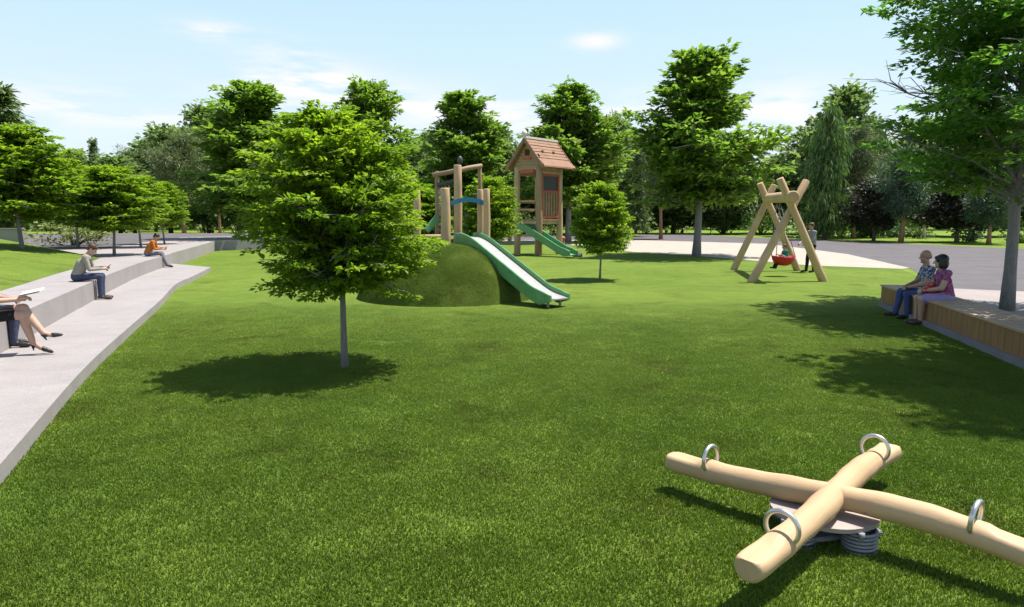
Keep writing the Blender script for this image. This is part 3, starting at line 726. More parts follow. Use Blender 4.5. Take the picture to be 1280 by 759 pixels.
shrub(1214, 302, 44, 24, M['leaf_blue'], 'small dark bush left of the squat blue green pine', 14)
shrub(1275, 304, 40, 22, M['leaf_shrub'], 'small dark bush right of the squat blue green pine', 15)

# ------------------------------------------------------------------ slides
def slide(path, width, wall_h, th, name_mats, root, skirt=.12):
    """chute: bed plus two side panels; path = bed centre line"""
    pts = [Vector(p) for p in path]
    hd = Vector((pts[-1].x-pts[0].x, pts[-1].y-pts[0].y, 0)).normalized(); lat = Vector((hd.y, -hd.x, 0))
    bed = MB(); n = len(pts)
    for p in pts:
        for s_ in (-1, 1):
            bed.v.append(p+lat*s_*width/2)
        for s_ in (1, -1):
            bed.v.append(p+lat*s_*width/2-Vector((0, 0, .03)))
    for i in range(n-1):
        for j in range(4): bed.face([i*4+j, i*4+(j+1) % 4, (i+1)*4+(j+1) % 4, (i+1)*4+j], 0, None, j == 0)
    bed.face([0, 3, 2, 1]); bed.face([(n-1)*4+j for j in range(4)])
    bed.build('slide_bed', name_mats[0], root)
    for s_ in (-1, 1):
        w = MB(); prev = None
        for i, p in enumerate(pts):
            f = 1.0 if 0 < i < n-1 else .75
            o = p+lat*s_*(width/2+.003); o2 = o+lat*s_*th
            zt, zb = Vector((0, 0, wall_h*f)), Vector((0, 0, -skirt if i < n-1 else -.05))
            b_ = .018
            for q in (o+zb, o2+zb, o2+zt-Vector((0, 0, b_)), o2+zt-lat*s_*b_, o+zt+lat*s_*b_*.6, o+zt-Vector((0, 0, b_))): w.v.append(q)
        for i in range(n-1):
            for j in range(6):
                q = [i*6+j, i*6+(j+1) % 6, (i+1)*6+(j+1) % 6, (i+1)*6+j]
                w.face(q if s_ > 0 else q[::-1], 0, None, j in (2, 3, 4))
        a = list(range(6)); e = [(n-1)*6+j for j in range(6)]
        w.face(a[::-1] if s_ > 0 else a); w.face(e if s_ > 0 else e[::-1])
        w.build('side_panel', name_mats[1], root)
def arc_path(a, b, c, d, k=7):
    """top lip a, brink b, foot c, run-out d with rounded bends"""
    a, b, c, d = map(Vector, (a, b, c, d)); out = [a]
    for (p, q, r) in ((a, b, c), (b, c, d)):
        l0 = min(.3, (q-p).length*.6); l1 = min(.45, (r-q).length*.4); s0 = q+(p-q).normalized()*l0; s1 = q+(r-q).normalized()*l1
        for i in range(k):
            t = i/(k-1); out.append((1-t)**2*s0+2*t*(1-t)*q+t*t*s1)
    out.append(d); return out
sl = thing('slide', 'long green slide with pale steel bed running down the grass mound', 'slide', (-.2, 15.9, 0))
slide(arc_path((-1.16, 17.1, 1.44), (-.86, 16.74, 1.42), (.66, 15.02, .30), (1.02, 14.62, .20)), .50, .11, .045, (M['steel'], M['green']), sl, .20)
b = MB()
for s_ in (-.18, .18):
    b = MB(); b.tube([(.9+s_*.75, 14.75+s_*.66, -.05), (.9+s_*.75, 14.75+s_*.66, .16)], .03, 10); b.build('foot_post', M['steel'], sl)

# ------------------------------------------------------------------ climbing frame on the mound
cf = thing('climbing_frame', 'log climbing posts with blue guard bar standing on top of the grass mound', 'climbing frame', (-1.4, 17.2, 1.2))
def post(root, px, top, base, Y, r, mat='log', name='post', lean=0.0):
    a = PY(px, base, Y); c = PY(px+lean, top, Y); gz = mound_z(a.x, a.y); a.z = min(a.z, max(gz, 0)-.06) if True else a.z
    b = MB(); m_ = a.lerp(c, .5)+Vector((.012, .01, 0))
    b.tube([a, a.lerp(m_, .5), m_, m_.lerp(c, .5), c], [r*1.04, r*1.02, r, r*.97, r*.94], 14, rnd=r*.2); b.build(name, M[mat], root); return c
post(cf, 557, 235, 308, 16.35, .115, lean=-1); post(cf, 572, 206, 300, 17.7, .105)
post(cf, 600, 237, 290, 17.5, .085); post(cf, 608, 236, 290, 17.2, .085); post(cf, 521, 238, 300, 17.3, .09)
post(cf, 546, 214, 300, 18.0, .06, 'oldlog'); post(cf, 599.5, 205, 292, 18.3, .055, 'oldlog')
b = MB(); b.tube([PY(541, 219, 18.0), PY(556, 216.5, 17.9), PY(572, 213, 17.75)], .062, 10, rnd=.012); b.build('top_rail', M['oldlog'], cf)
b = MB(); b.tube([PY(570, 214, 17.8), PY(586, 210, 18.0), PY(602, 207.5, 18.25)], .062, 10, rnd=.012); b.build('top_rail', M['oldlog'], cf)
b = MB(); b.tube([PY(547, 231, 17.95), PY(570, 226, 17.75)], .05, 10, rnd=.01); b.build('cross_rail', M['dark'], cf)
b = MB(); c0 = PY(575, 200.5, 17.7); b.ell(c0, (.07, .07, .11), 10); b.build('post_cap', M['dark'], cf)
b = MB()
for i in range(8):
    t0, t1 = i/8, (i+1)/8
    f = lambda t: PY(564+42*t, 254.5-5*math.sin(math.pi*t), 17.2+.2*t)
    b.beam(f(t0), f(t1+.01), .05, .11, bev=0)
b.build('guard_bar', M['blue'], cf)
b = MB(); b.tube([PY(532, 297, 16.9), PY(557, 297, 16.6)], .075, 12, rnd=.015); b.build('base_log', M['log'], cf)
b = MB()
for i in range(9):
    y_ = 236+i*6.6; b.tube([PY(547, y_, 17.97), PY(563, y_-.6, 17.85)], .012, 6)
for i in range(4):
    x_ = 549+i*4; b.tube([PY(x_, 232, 17.95-i*.03), PY(x_, 294, 17.95-i*.03)], .012, 6)
b.build('climbing_net', M['rope'], cf)
b = MB(); b.beam(PY(547, 271, 17.6), PY(533, 289, 17.4), .05, .16, bev=.01); b.build('chute_panel', M['green'], cf)

# ------------------------------------------------------------------ play tower
TF = Vector((PY(673.5, 300, 35.0).x, 35.0, 0)); TL = Vector((PY(646.5, 300, 35.9).x, 35.9, 0))
ex = Vector((TF.x-TL.x, TF.y-TL.y, 0)); dL = ex.length; ex.normalize(); ey = Vector((-ex.y, ex.x, 0)); dR = 1.72    # ex along the gable front, ey away along the ridge
TR = TF+ey*dR; TB = TL+ey*dR; TC = (TF+TB)/2
tw = thing('play_tower', 'wooden play tower with red brown gabled roof and small green slide', 'play tower', TC)
ZE, ZR, ZP = 4.42, 5.74, 1.78
for q in (TF, TL, TR, TB):
    b = MB(); b.tube([q+Vector((0, 0, -.1)), q+Vector((.02, 0, 1.5)), q+Vector((-.01, 0, 3.0)), q+Vector((0, 0, ZE))], [.17, .165, .16, .155], 14, rnd=.03)
    b.build('post', M['gable'] if q is TF else M['log'], tw)
def T(u, v, z): return TL+ex*u+ey*v+Vector((0, 0, z))
b = MB()
for i in range(9): b.beam(T(-.1, .1+i*dR/9, ZP), T(dL+.1, .1+i*dR/9, ZP), dR/9-.012, .07, bev=.005)
b.build('platform', M['gable'], tw)
b = MB()
for (a_, c_) in (((0, 0), (dL, 0)), ((dL, 0), (dL, dR)), ((dL, dR), (0, dR)), ((0, dR), (0, 0))):
    for z_ in (ZP-.13, ZE-.09):
        b = MB(); b.beam(T(*a_, z_), T(*c_, z_), .09, .16, bev=.01); b.build('frame_beam', M['log'], tw)
mid = dL/2; OV = .48; OF = .28
for sgn, nm in ((1, 'roof'), (-1, 'roof')):
    b = MB(); eave = T(mid+sgn*(mid+OV), 0, ZE-.12); rid = T(mid, 0, ZR)
    slope = (eave-rid); L_ = slope.length; sdir = slope.normalized(); nrm = ey.cross(sdir)*(1 if sgn > 0 else -1)
    if nrm.z < 0: nrm = -nrm
    nrw = 9
    for i in range(nrw):
        c_ = rid+sdir*(L_*(i+.5)/nrw)
        off = nrm*(.045+.012*(i % 2))
        kick = nrm*(.10*max(0, (i-5)/3)**2)
        b.beam(c_+off+kick-ey*(OF+.03*(i % 3)), c_+off+kick+ey*(dR+OF+.32+.02*(i % 2)), L_/nrw-.03, .035, bev=.008, upv=tuple(nrm))
    b.beam(rid+sdir*L_*.5-ey*OF+nrm*.012, rid+sdir*L_*.5+ey*(dR+OF+.32)+nrm*.012, L_*.98, .02, upv=tuple(nrm))
    b.beam(rid+sdir*L_*.55+nrm*.1-ey*OF*.4, rid+sdir*L_*.55+nrm*.1-ey*OF*.4+sdir*.12, .1, .1)
    for vv in (.25, .78):
        c_ = rid+sdir*L_*.42+ey*(dR*vv); b.box(c_+nrm*.09, (.12, .12, .08), None, 0, .01)
    b.build(nm, M['plank'], tw)
    for v0 in (-OF-.03, dR+OF+.35):
        w = MB(); w.beam(T(mid, v0, ZR+.02), T(mid+sgn*(mid+OV), v0, ZE-.10), .05, .17, bev=.01); w.build('barge_board', M['plank'], tw)
b = MB(); b.beam(T(mid, -OF-.1, ZR+.11), T(mid, dR+OF+.42, ZR+.11), .16, .12, bev=.02); b.build('ridge_cap', M['white'], tw)
b = MB(); c_ = T(mid, -OF-.02, ZR+.28); b.ell(c_, (.14, .14, .18), 10); b.beam(c_-ex*.3-Vector((0, 0, .1)), c_+ex*.3, .08, .09, bev=.01); b.build('finial', M['white'], tw)
for v0, nm in ((0, 'gable'), (dR, 'gable')):
    b = MB(); n_ = 8
    for i in range(n_):
        z0 = ZE-.05+(ZR-ZE-.1)*i/n_; z1 = ZE-.05+(ZR-ZE-.1)*(i+1)/n_-.01
        hw = lambda z: max(.02, (mid+OV*.55)*(1-(z-ZE+.05)/(ZR-ZE+.02)))
        if i in (4, 5):
            for s_ in (-1, 1): b.beam(T(mid+s_*hw(z1), v0-.06, (z0+z1)/2), T(mid+s_*.16, v0-.06, (z0+z1)/2), .04, z1-z0)
        else: b.beam(T(mid-hw(z1), v0-.06, (z0+z1)/2), T(mid+hw(z1), v0-.06, (z0+z1)/2), .04, z1-z0)
    b.build('gable_board', M['gable'], tw)
b = MB(); b.beam(T(mid-.26, -.1, ZE+.42), T(mid+.26, -.1, ZE+.42), .06, .14, bev=.01); b.build('gable_trim', M['redpaint'], tw); b = MB(); b.beam(T(mid-.45, -.09, ZE-.22), T(mid+.45, -.09, ZE-.22), .05, .2, bev=.03); b.build('gable_trim', M['redpaint'], tw)
# side panel facing right-front (u = dL)
b = MB(); u = dL+.05
b.beam(T(u, .2, ZE-.32), T(u, dR-.15, ZE-.32), .05, .22, bev=.01)
b.build('side_board', M['log'], tw)
b = MB()
for z_ in (ZP+.16, 3.2, 4.02): b.beam(T(u, .2, z_), T(u, dR-.18, z_), .07, .12, bev=.01)
for v_ in (.2, dR-.18): b.beam(T(u, v_, ZP+.1), T(u, v_, 4.05), .08, .12, bev=.01, upv=tuple(ey))
pf_ = b.build('panel_frame', M['redpaint'], tw)
for i in range(6):
    b = MB(); b.beam(T(u-.01, .32+i*(dR-.62)/5, ZP+.2), T(u-.01, .32+i*(dR-.62)/5, 3.16), .05, .12, bev=.01, upv=tuple(ey)); b.build('slat', M['gable'], pf_)
b = MB(); b.beam(T(u-.02, .26, 3.62), T(u-.02, dR-.24, 3.62), .02, .74); b.build('window', M['dark'], pf_)
for (z_, h_) in ((ZE-.3, .2), (ZP+.9, .1), (ZP+.5, .1)):
    b = MB(); b.beam(T(-.05, .2, z_), T(-.05, dR-.15, z_), .055, h_); b.build('rail', M['log'], tw)
for z_ in (2.3, 2.72):
    b = MB(); b.tube([T(.05, -.02, z_), T(dL-.05, -.02, z_)], .05, 10); b.build('rail', M['log'], tw)
b = MB(); b.beam(T(.15, .75*dR, ZP+.55), T(dL-.15, .75*dR, ZP+.55), .05, .9, bev=.01); b.build('back_panel', M['plank'], tw)
st_ = MB(); st_.tube([PY(637, 302, 37.5)*1, PY(637.5, 246, 37.5)], .12, 12, rnd=.02); st_.build('bridge_post', M['gable'], tw)
st_ = MB(); st_.tube([PY(618, 302, 38.5), PY(618, 222, 38.5)], .10, 12, rnd=.02); st_.build('bridge_post', M['log'], tw)
st_ = MB(); st_.beam(PY(618, 247, 38.4), PY(641, 243, 37.4), .06, .26, bev=.01); st_.build('bridge_board', M['redpaint'], tw)
S0 = T(dL*.42, -.05, 1.36)
slide(arc_path(S0+Vector((-.15, .15, .02)), S0+Vector((.15, -.18, -.02)), (2.55, 33.62, .24), (2.95, 33.2, .14)), .5, .24, .06, (M['greendark'], M['green']), tw, .14)
b = MB(); b.beam(T(.12, .12, 1.0), T(dL-.2, .12, 1.0), .12, .1); b.build('step_board', M['log'], tw)
# boulders beside the tower slide
b = MB(); rg = random.Random(3)
def rock(c, r, nm, lab, seed):
    rg = random.Random(seed); b = MB(); b.ell(c, r, 12)
    for i, v in enumerate(b.v):
        d = Vector(v)-Vector(c); b.v[i] = Vector(c)+d*(1+.14*math.sin(d.x*17+seed)+.12*math.sin(d.y*19+d.z*11)+.05*rg.random())
    tag(b.build(nm, M['asphalt']), lab, 'rock')
rock((3.2, 33.9, .06), (.2, .18, .16), 'boulder', 'small grey boulder right of the foot of the tower slide', 4)
pt = P(703, 316); 
b = MB(); b.tube([(pt.x, pt.y, -.05), (pt.x+.01, pt.y, .35), (pt.x, pt.y, .72)], .12, 12, rnd=.03); b.ell((pt.x, pt.y, .78), (.16, .16, .12), 12)
tag(b.build('bollard', M['redpaint']), 'short red brown play bollard between tower and small lawn tree', 'bollard')

# ------------------------------------------------------------------ swing
N0, N1 = Vector((8.12, 20.6, 0)), Vector((9.16, 25.0, 0)); BZ = 2.52
sw = thing('swing', 'log swing frame with crossed legs and red bucket seat', 'swing', ((N0+N1)/2))
def leg(px0, py0, px1, py1, Ytop):
    a = P(px0, py0); c = PY(px1, py1, Ytop); d = (c-a).normalized()
    b = MB(); a0 = a-d*.1; m_ = a.lerp(c, .5)+Vector((.02, .02, .0))
    b.tube([a0, a.lerp(m_, .5), m_, m_.lerp(c, .5), c], [.125, .12, .115, .112, .108], 14, rnd=.02); b.build('leg', M['log'], sw)
leg(939, 353, 1008, 226, 21.15); leg(1029, 352, 974.5, 223, 20.75)
leg(917, 337.5, 968, 231, 25.2); leg(997, 338.5, 949.5, 229, 24.8)
n0, n1 = PY(990, 246, 20.6), PY(959, 248, 25.0)
bd = (n1-n0).normalized()
b = MB(); b.tube([n0-bd*.22, n0.lerp(n1, .3), n0.lerp(n1, .7), n1+bd*.25], [.17, .17, .165, .16], 16, rnd=.03); b.build('beam', M['log'], sw)
SC = PY(979, 325.5, 22.6); SC.z = max(SC.z, .45)
# bucket seat
b = MB(); nrg = [(.00, -.17), (.16, -.17), (.27, -.12), (.33, .02), (.35, .12), (.32, .13), (.29, .04), (.24, -.07), (.0, -.11)]
nn_ = 24; i0 = len(b.v)
for (r_, z_) in nrg:
    for j in range(nn_):
        a = 2*math.pi*j/nn_; b.v.append(SC+Vector((r_*math.cos(a)*1.08, r_*math.sin(a)*.8, z_+.03*math.cos(a)**2*(r_/.35))))
for i in range(len(nrg)-1):
    for j in range(nn_): b.face([i*nn_+j, i*nn_+(j+1) % nn_, (i+1)*nn_+(j+1) % nn_, (i+1)*nn_+j], 0, None, True)
b.build('seat', M['redseat'], sw)
for sx in (-1, 1):
    for sy in (-1, 1):
        tb_ = n0.lerp(n1, .5+.06*sy)+Vector((0, 0, -.14)); b = MB(); b.tube([SC+Vector((.31*sx, .2*sy, .12)), tb_], .012, 6); b.build('rope', M['rope'], sw)

# ------------------------------------------------------------------ spring rocker in the foreground
RC = Vector((1.885, 4.02, 0))
rk = thing('spring_rocker', 'four seat log rocker in a cross on springs with steel ring handles', 'rocker', RC)
tips = {'al': PY(838, 574, 4.74), 'ar': P(1312, 702, .225), 'bn': P(933, 712, .22), 'bf': PY(1113, 563, 4.85)}
def log_arm(p0, p1, bend, seatflat=True):
    p0, p1 = Vector(p0), Vector(p1); pts = []; n = 40; d = p1-p0; lat = Vector((d.y, -d.x, 0)).normalized()
    for i in range(n+1):
        t = i/n; q = p0.lerp(p1, t)
        q += lat*bend[0]*math.sin(2*math.pi*t) + lat*bend[1]*math.sin(math.pi*t) + Vector((0, 0, bend[2]*math.sin(math.pi*t)+bend[3]*math.sin(2*math.pi*t)))
        pts.append(q)
    rad = [.076+.003*math.sin(i*.5)+.002*math.sin(i*1.3) for i in range(n+1)]
    def clamp(q, i, k, c):
        t = i/(k-1)
        e = .0 if .14 < t < .86 else 1.0
        if e and q.z > c.z+.047: q.z = c.z+.047
        return q
    b = MB(); b.tube(pts, rad, 20, rnd=.022, clamp=clamp); return b, pts
ba, pa = log_arm(tips['al'], tips['ar'], (.03, -.01, .036, -.02)); arm_a = ba.build('log_arm', M['log'], rk)
bb, pb = log_arm(tips['bn'], tips['bf'], (.02, .015, .034, 0.0)); arm_b = bb.build('log_arm', M['log'], rk)
for pp, arm_ in ((pa, arm_a), (pb, arm_b)):
    for i in (6, len(pp)-1-6):
        ax = (pp[i+1]-pp[i-1]).normalized(); hb = MB(); hb.torus(pp[i]+Vector((0, 0, .085)), ax, .088, .0135, 36, 10); hb.build('ring_handle', M['chrome'], arm_)
b = MB()
pl = [(RC.x+.295*(1+.05*math.cos(2*a+.5))*math.cos(a), RC.y+.295*math.sin(a)) for a in [2*math.pi*i/40 for i in range(40)]]
b.prism(pl, .135, .160, bottom=True); b.build('base_board', M['plate'], rk)
for k, (dx, dy) in enumerate(((.12, -.20), (.2, .12), (-.12, .20), (-.2, -.12))):
    b = MB(); pts = []; n = 132
    for i in range(n+1):
        a = 2*math.pi*i/n*5.5; z = .012+.118*i/n; pts.append((RC.x+dx+.088*math.cos(a), RC.y+dy+.088*math.sin(a), z))
    b.tube(pts, .0095, 8); b.build('spring', M['spring'], rk)
b = MB()
for (dx, dy) in ((.12, -.20), (.2, .12), (-.12, .20), (-.2, -.12)):
    b.tube([(RC.x+dx, RC.y+dy, -.02), (RC.x+dx, RC.y+dy, .012)], .10, 20)
b.beam((RC.x-.3, RC.y-.16, .03), (RC.x+.32, RC.y-.04, .03), .07, .03, bev=.005)
for a in (0.3, 1.9, 3.5, 5.0): b.tube([(RC.x+.30*math.cos(a), RC.y+.30*math.sin(a), .10), (RC.x+.30*math.cos(a), RC.y+.30*math.sin(a), .136)], .018, 8)
b.build('base_frame', M['spring'], rk)

# ------------------------------------------------------------------ bench
bn = thing('bench', 'long solid wooden bench block on a concrete plinth at the right lawn edge', 'bench', (BF0+BF1)/2)
def bq(s_, w, z): return BF0+bdir*s_+bnor*w+Vector((0, 0, z))
BL = (BF1-BF0).length
b = MB(); np_ = 54
for i in range(np_):
    s0 = BL*i/np_; s1 = BL*(i+1)/np_-.006
    b.beam(bq(s0, .045, .265), bq(s1, .045, .265), .03, .33, bev=.003); b.beam(bq(s0, BW-.045, .265), bq(s1, BW-.045, .265), .03, .33, bev=.003)
b.beam(bq(BL-.03, .07, .265), bq(BL-.03, BW-.07, .265), .03, .33, bev=.003); b.build('cladding', M['bench'], bn)
b = MB(); nt = 7; tw_ = BW/nt
for i in range(nt):
    for (s0, s1) in ((0, BL*.36), (BL*.36+.006, BL*.7), (BL*.7+.006, BL)): b.beam(bq(s0, tw_*(i+.5), .45), bq(s1, tw_*(i+.5), .45), tw_-.006, .035, bev=.004)
b.build('seat', M['benchtop'], bn)
b = MB(); b.beam(bq(-.05, BW/2, .035), bq(BL+.015, BW/2, .035), BW+.05, .13, bev=.008); b.build('plinth', M['plinth'], bn)
b = MB(); b.beam(bq(0, BW/2, .27), bq(BL-.05, BW/2, .27), BW-.14, .31); b.build('core', M['bench'], bn)

# ------------------------------------------------------------------ people
SK = mat_plain('skin', (.40, .23, .16), .55, 0, .08, 30); SK2 = mat_plain('pale_skin', (.47, .29, .21), .55, 0, .08, 30)
CL = {
 'greysweater': mat_cloth('grey_sweater', (.34, .31, .26), (.26, .24, .20)), 'jeans': mat_cloth('dark_jeans', (.045, .055, .10), (.075, .085, .14)),
 'bluejeans': mat_cloth('blue_jeans', (.05, .075, .18), (.08, .11, .24)), 'orange': mat_cloth('orange_jacket', (.50, .17, .035), (.36, .11, .02)),
 'greytrousers': mat_cloth('grey_trousers', (.13, .13, .16), (.18, .18, .21)), 'navy': mat_cloth('patterned_shirt', (.035, .04, .10), (.38, .40, .46), 26, .16),
 'purple': mat_cloth('purple_top', (.20, .035, .13), (.34, .14, .26), 24, .2), 'lilac': mat_cloth('lilac_skirt', (.26, .26, .48), (.34, .22, .42), 20, .3),
 'black': mat_cloth('black_cloth', (.012, .012, .014), (.022, .02, .022)), 'teal': mat_cloth('teal_shirt', (.02, .26, .22)), 'grey': mat_cloth('grey_shirt', (.30, .30, .31)),
 'darktrousers': mat_cloth('dark_trousers', (.02, .02, .025)), 'white': mat_cloth('white_shirt', (.6, .58, .55)), 'tan': mat_cloth('tan_clothes', (.42, .28, .17)),
 'shoe': mat_plain('dark_shoe', (.025, .02, .02), .45), 'brownshoe': mat_plain('brown_shoe', (.07, .045, .04), .5),
}
HAIR = {'brown': mat_plain('brown_hair', (.055, .022, .014), .6, 0, .3, 60), 'black': mat_plain('black_hair', (.008, .007, .007), .45, 0, .3, 60), 'grey': mat_plain('grey_hair', (.30, .24, .20), .7, 0, .2, 60), 'blond': mat_plain('blond_hair', (.35, .22, .10), .6, 0, .25, 60)}
EYE = mat_plain('eye_dark', (.02, .015, .012), .3); LIP = mat_plain('lip', (.35, .12, .10), .5)
SEATED = dict(pelvis=(0, 0, .52), chest=(0, .06, .80), neck=(0, .09, .99), head=(0, .13, 1.15),
    hipL=(-.09, .02, .51), hipR=(.09, .02, .51), kneeL=(-.11, .45, .50), kneeR=(.11, .45, .50), ankL=(-.11, .43, .09), ankR=(.11, .43, .09), toeL=(-.13, .60, .035), toeR=(.13, .60, .035),
    shL=(-.185, .06, .95), shR=(.185, .06, .95), elL=(-.23, .16, .70), elR=(.23, .16, .70), wrL=(-.10, .38, .66), wrR=(.10, .38, .66))
def remesh(mb, vox, it=4):
    me = mb.mesh('tmp', [EYE]); o = bpy.data.objects.new('tmp', me); COL.objects.link(o)
    r = o.modifiers.new('r', 'REMESH'); r.mode = 'VOXEL'; r.voxel_size = vox
    s_ = o.modifiers.new('s', 'SMOOTH'); s_.iterations = it; s_.factor = .5
    dg = bpy.context.evaluated_depsgraph_get(); dg.update()
    m2 = bpy.data.meshes.new_from_object(o.evaluated_get(dg)); bpy.data.objects.remove(o); bpy.data.meshes.remove(me); m2.materials.clear(); return m2
def person(label, loc, face, J, skin, top, low, shoe, hair, sleeve=1.0, leg=1.0, look=(0, 1, -.1), hairstyle='short', bald=False, scale=1.0, female=False, skirt=False, group=None, vox=.0095, heels=False):
    """face = world XY direction the body faces; J = joints in a local frame (+y forward)"""
    J = {k: Vector(v) for k, v in J.items()}
    rz = math.atan2(-face[0], face[1])
    root = thing('person', label, 'person', loc, rz, group); root.scale = (scale,)*3
    mb = MB(); seg = []      # (p0,p1,r0,r1,mat function of t)
    def cap(a, c, r0, r1, mt): mb.capsule(a, c, r0, r1, 12); seg.append((Vector(a), Vector(c), r0, r1, mt))
    MT = {'skin': 0, 'top': 1, 'low': 2, 'shoe': 3}
    topf = lambda t: 1; lowf = lambda t: 2; skf = lambda t: 0; shf = lambda t: 3
    w = .9 if female else 1.0
    pel, ch, nk, hd = J['pelvis'], J['chest'], J['neck'], J['head']
    ax = (J['shR']-J['shL']).normalized()
    for s_ in (-1, 1):
        cap(pel+ax*s_*.065, ch+ax*s_*.075*w-Vector((0, 0, .02)), .115, .105, lambda t: 2 if t < .12 else 1)
        cap(ch+ax*s_*.075*w, nk+ax*s_*.07*w-Vector((0, .0, .07)), .105, .085, topf)
    cap(J['hipL'], J['hipR'], .105, .105, lowf)
    if female:
        for s_ in (-1, 1): fw = (J['toeL']-J['ankL']); cap(ch+ax*s_*.075+Vector((0, .075, .05)), ch+ax*s_*.075+Vector((0, .08, .04)), .06, .06, topf)
    up_ = (hd-nk).normalized()
    cap(nk-up_*.03, hd-up_*.03, .056, .052, skf)
    lk = Vector(look).normalized(); side = lk.cross(Vector((0, 0, 1))).normalized(); hup = side.cross(lk).normalized()
    HR = Matrix((side, lk, hup)).transposed()
    def hp(x, y, z): return hd+HR @ Vector((x, y, z))
    mb.ell(hp(0, -.012, .03), (.074, .092, .088), 18, rot=HR); seg.append((hp(0, -.03, .03), hp(0, .02, .03), .085, .085, skf))
    mb.ell(hp(0, .022, -.045), (.056, .062, .066), 16, rot=HR); seg.append((hp(0, .0, -.05), hp(0, .03, -.05), .06, .06, skf))
    mb.capsule(hp(0, .083, .022), hp(0, .106, -.018), .010, .015, 8); seg.append((hp(0, .083, .02), hp(0, .106, -.02), .012, .015, skf))
    mb.ell(hp(0, .066, -.088), (.026, .022, .022), 10, rot=HR)
    mb.ell(hp(0, .07, .042), (.055, .016, .012), 10, rot=HR)
    for s_ in (-1, 1): mb.ell(hp(s_*.078, -.012, .0), (.012, .022, .034), 8, rot=HR)
    for s_ in ('L', 'R'):
        sh, el, wr = J['sh'+s_], J['el'+s_], J['wr'+s_]; sl_ = sleeve
        cap(nk+(sh-nk)*.25-Vector((0, 0, .03)), sh, .062, .064, topf)
        cap(sh, el, .062*w, .047*w, lambda t, sl_=sl_: 1 if t <= sl_*2 else 0)
        cap(el, wr, .045*w, .031*w, lambda t, sl_=sl_: 1 if t <= (sl_-.5)*2 and sl_ > .5 else 0)
        # hand: palm, four curled fingers and a thumb
        d = (J.get('hand'+s_, wr+(wr-el))-wr).normalized(); inw = Vector((-1 if s_ == 'R' else 1, 0, 0)); inw = (inw-d*inw.dot(d)).normalized(); pn = d.cross(inw)
        if pn.z > 0: pn = -pn
        cap(wr, wr+d*.075, .028, .032, skf)
        for f in range(4):
            o_ = inw*(.033-.022*f); k0 = wr+d*.085+o_; ln = (.062, .072, .066, .052)[f]
            k1 = k0+(d*.75+pn*.5).normalized()*ln*.55; k2 = k1+(d*.25+pn*.95).normalized()*ln*.5
            cap(k0, k1, .0105, .0098, skf); cap(k1, k2, .0098, .0088, skf)
        t0 = wr+d*.03+inw*.03; t1 = t0+(d*.6+inw*.6+pn*.4).normalized()*.04; t2 = t1+(d*.9+pn*.5).normalized()*.03
        cap(t0, t1, .013, .011, skf); cap(t1, t2, .011, .010, skf)
        hip, kn, an, to = J['hip'+s_], J['knee'+s_], J['ank'+s_], J['toe'+s_]; lg = leg
        cap(hip, kn, .088, .060, lambda t, lg=lg: 2 if t <= lg*2 else 0)
        calf = kn.lerp(an, .32)+Vector((0, -.012, 0))
        ex_ = .006 if lg > .8 else 0
        cap(kn, calf, .056+ex_, .056+ex_, lambda t, lg=lg: 2 if lg > .55 else 0)
        cap(calf, an, .055+ex_, .038+ex_*2, lambda t, lg=lg: 2 if t <= (lg-.65)*3+.02 and lg > .66 else 0)
        hl = an+(an-kn).normalized()*.045-(to-an).normalized()*.03
        if heels:
            fd = (to-hl).normalized(); cap(an, hl.lerp(to, .5), .034, .030, skf); cap(hl+Vector((0, 0, .01)), to, .027, .026, shf); cap(hl.lerp(to, .7), to+fd*.03, .034, .018, shf)
            dn = (an-kn).normalized(); cap(hl, hl+dn*.07, .018, .010, shf)
        else:
            cap(hl, to, .036, .030, shf); cap(an, hl.lerp(to, .3), .036, .036, shf); cap(hl.lerp(to, .55), to, .040, .033, shf)
    if skirt:
        for s_ in ('L', 'R'): cap(J['hip'+s_], J['hip'+s_].lerp(J['knee'+s_], .8), .115, .095, lowf)
        cap(J['hipL'].lerp(J['kneeL'], .6), J['hipR'].lerp(J['kneeR'], .6), .085, .085, lowf)
    me = remesh(mb, vox)
    for mt in (skin, top, low, shoe, EYE, LIP): me.materials.append(mt)
    nf = len(me.polygons); cen = np.empty(nf*3, np.float32); me.polygons.foreach_get('center', cen); cen = cen.reshape(-1, 3)
    best = np.full(nf, 9e9); mi = np.zeros(nf, np.int32)
    for (a, c, r0, r1, mt) in seg:
        a_, d_ = np.array(a), np.array(c-a); L2 = max(1e-9, float(d_ @ d_)); t = np.clip(((cen-a_) @ d_)/L2, 0, 1)
        dist = np.linalg.norm(cen-a_-t[:, None]*d_, axis=1)-(r0+(r1-r0)*t); q = dist < best
        lut = np.array([mt(x) for x in np.linspace(0, 1, 41)]); best = np.where(q, dist, best); mi = np.where(q, lut[np.round(t*40).astype(int)], mi)
    for s_ in (-1, 1):
        e = np.array(hp(s_*.033, .080, .018)); mi[np.linalg.norm((cen-e)*np.array([1, 1, 1.4]), axis=1) < .0135] = 4
    e = np.array(hp(0, .088, -.058)); mi[(np.abs((cen-e) @ np.array(hup)) < .007) & (np.linalg.norm(cen-e, axis=1) < .024)] = 5
    me.polygons.foreach_set('material_index', mi); me.polygons.foreach_set('use_smooth', np.ones(nf, bool)); me.name = 'body'; me.update()
    link('body', me, root)
    hb = MB()
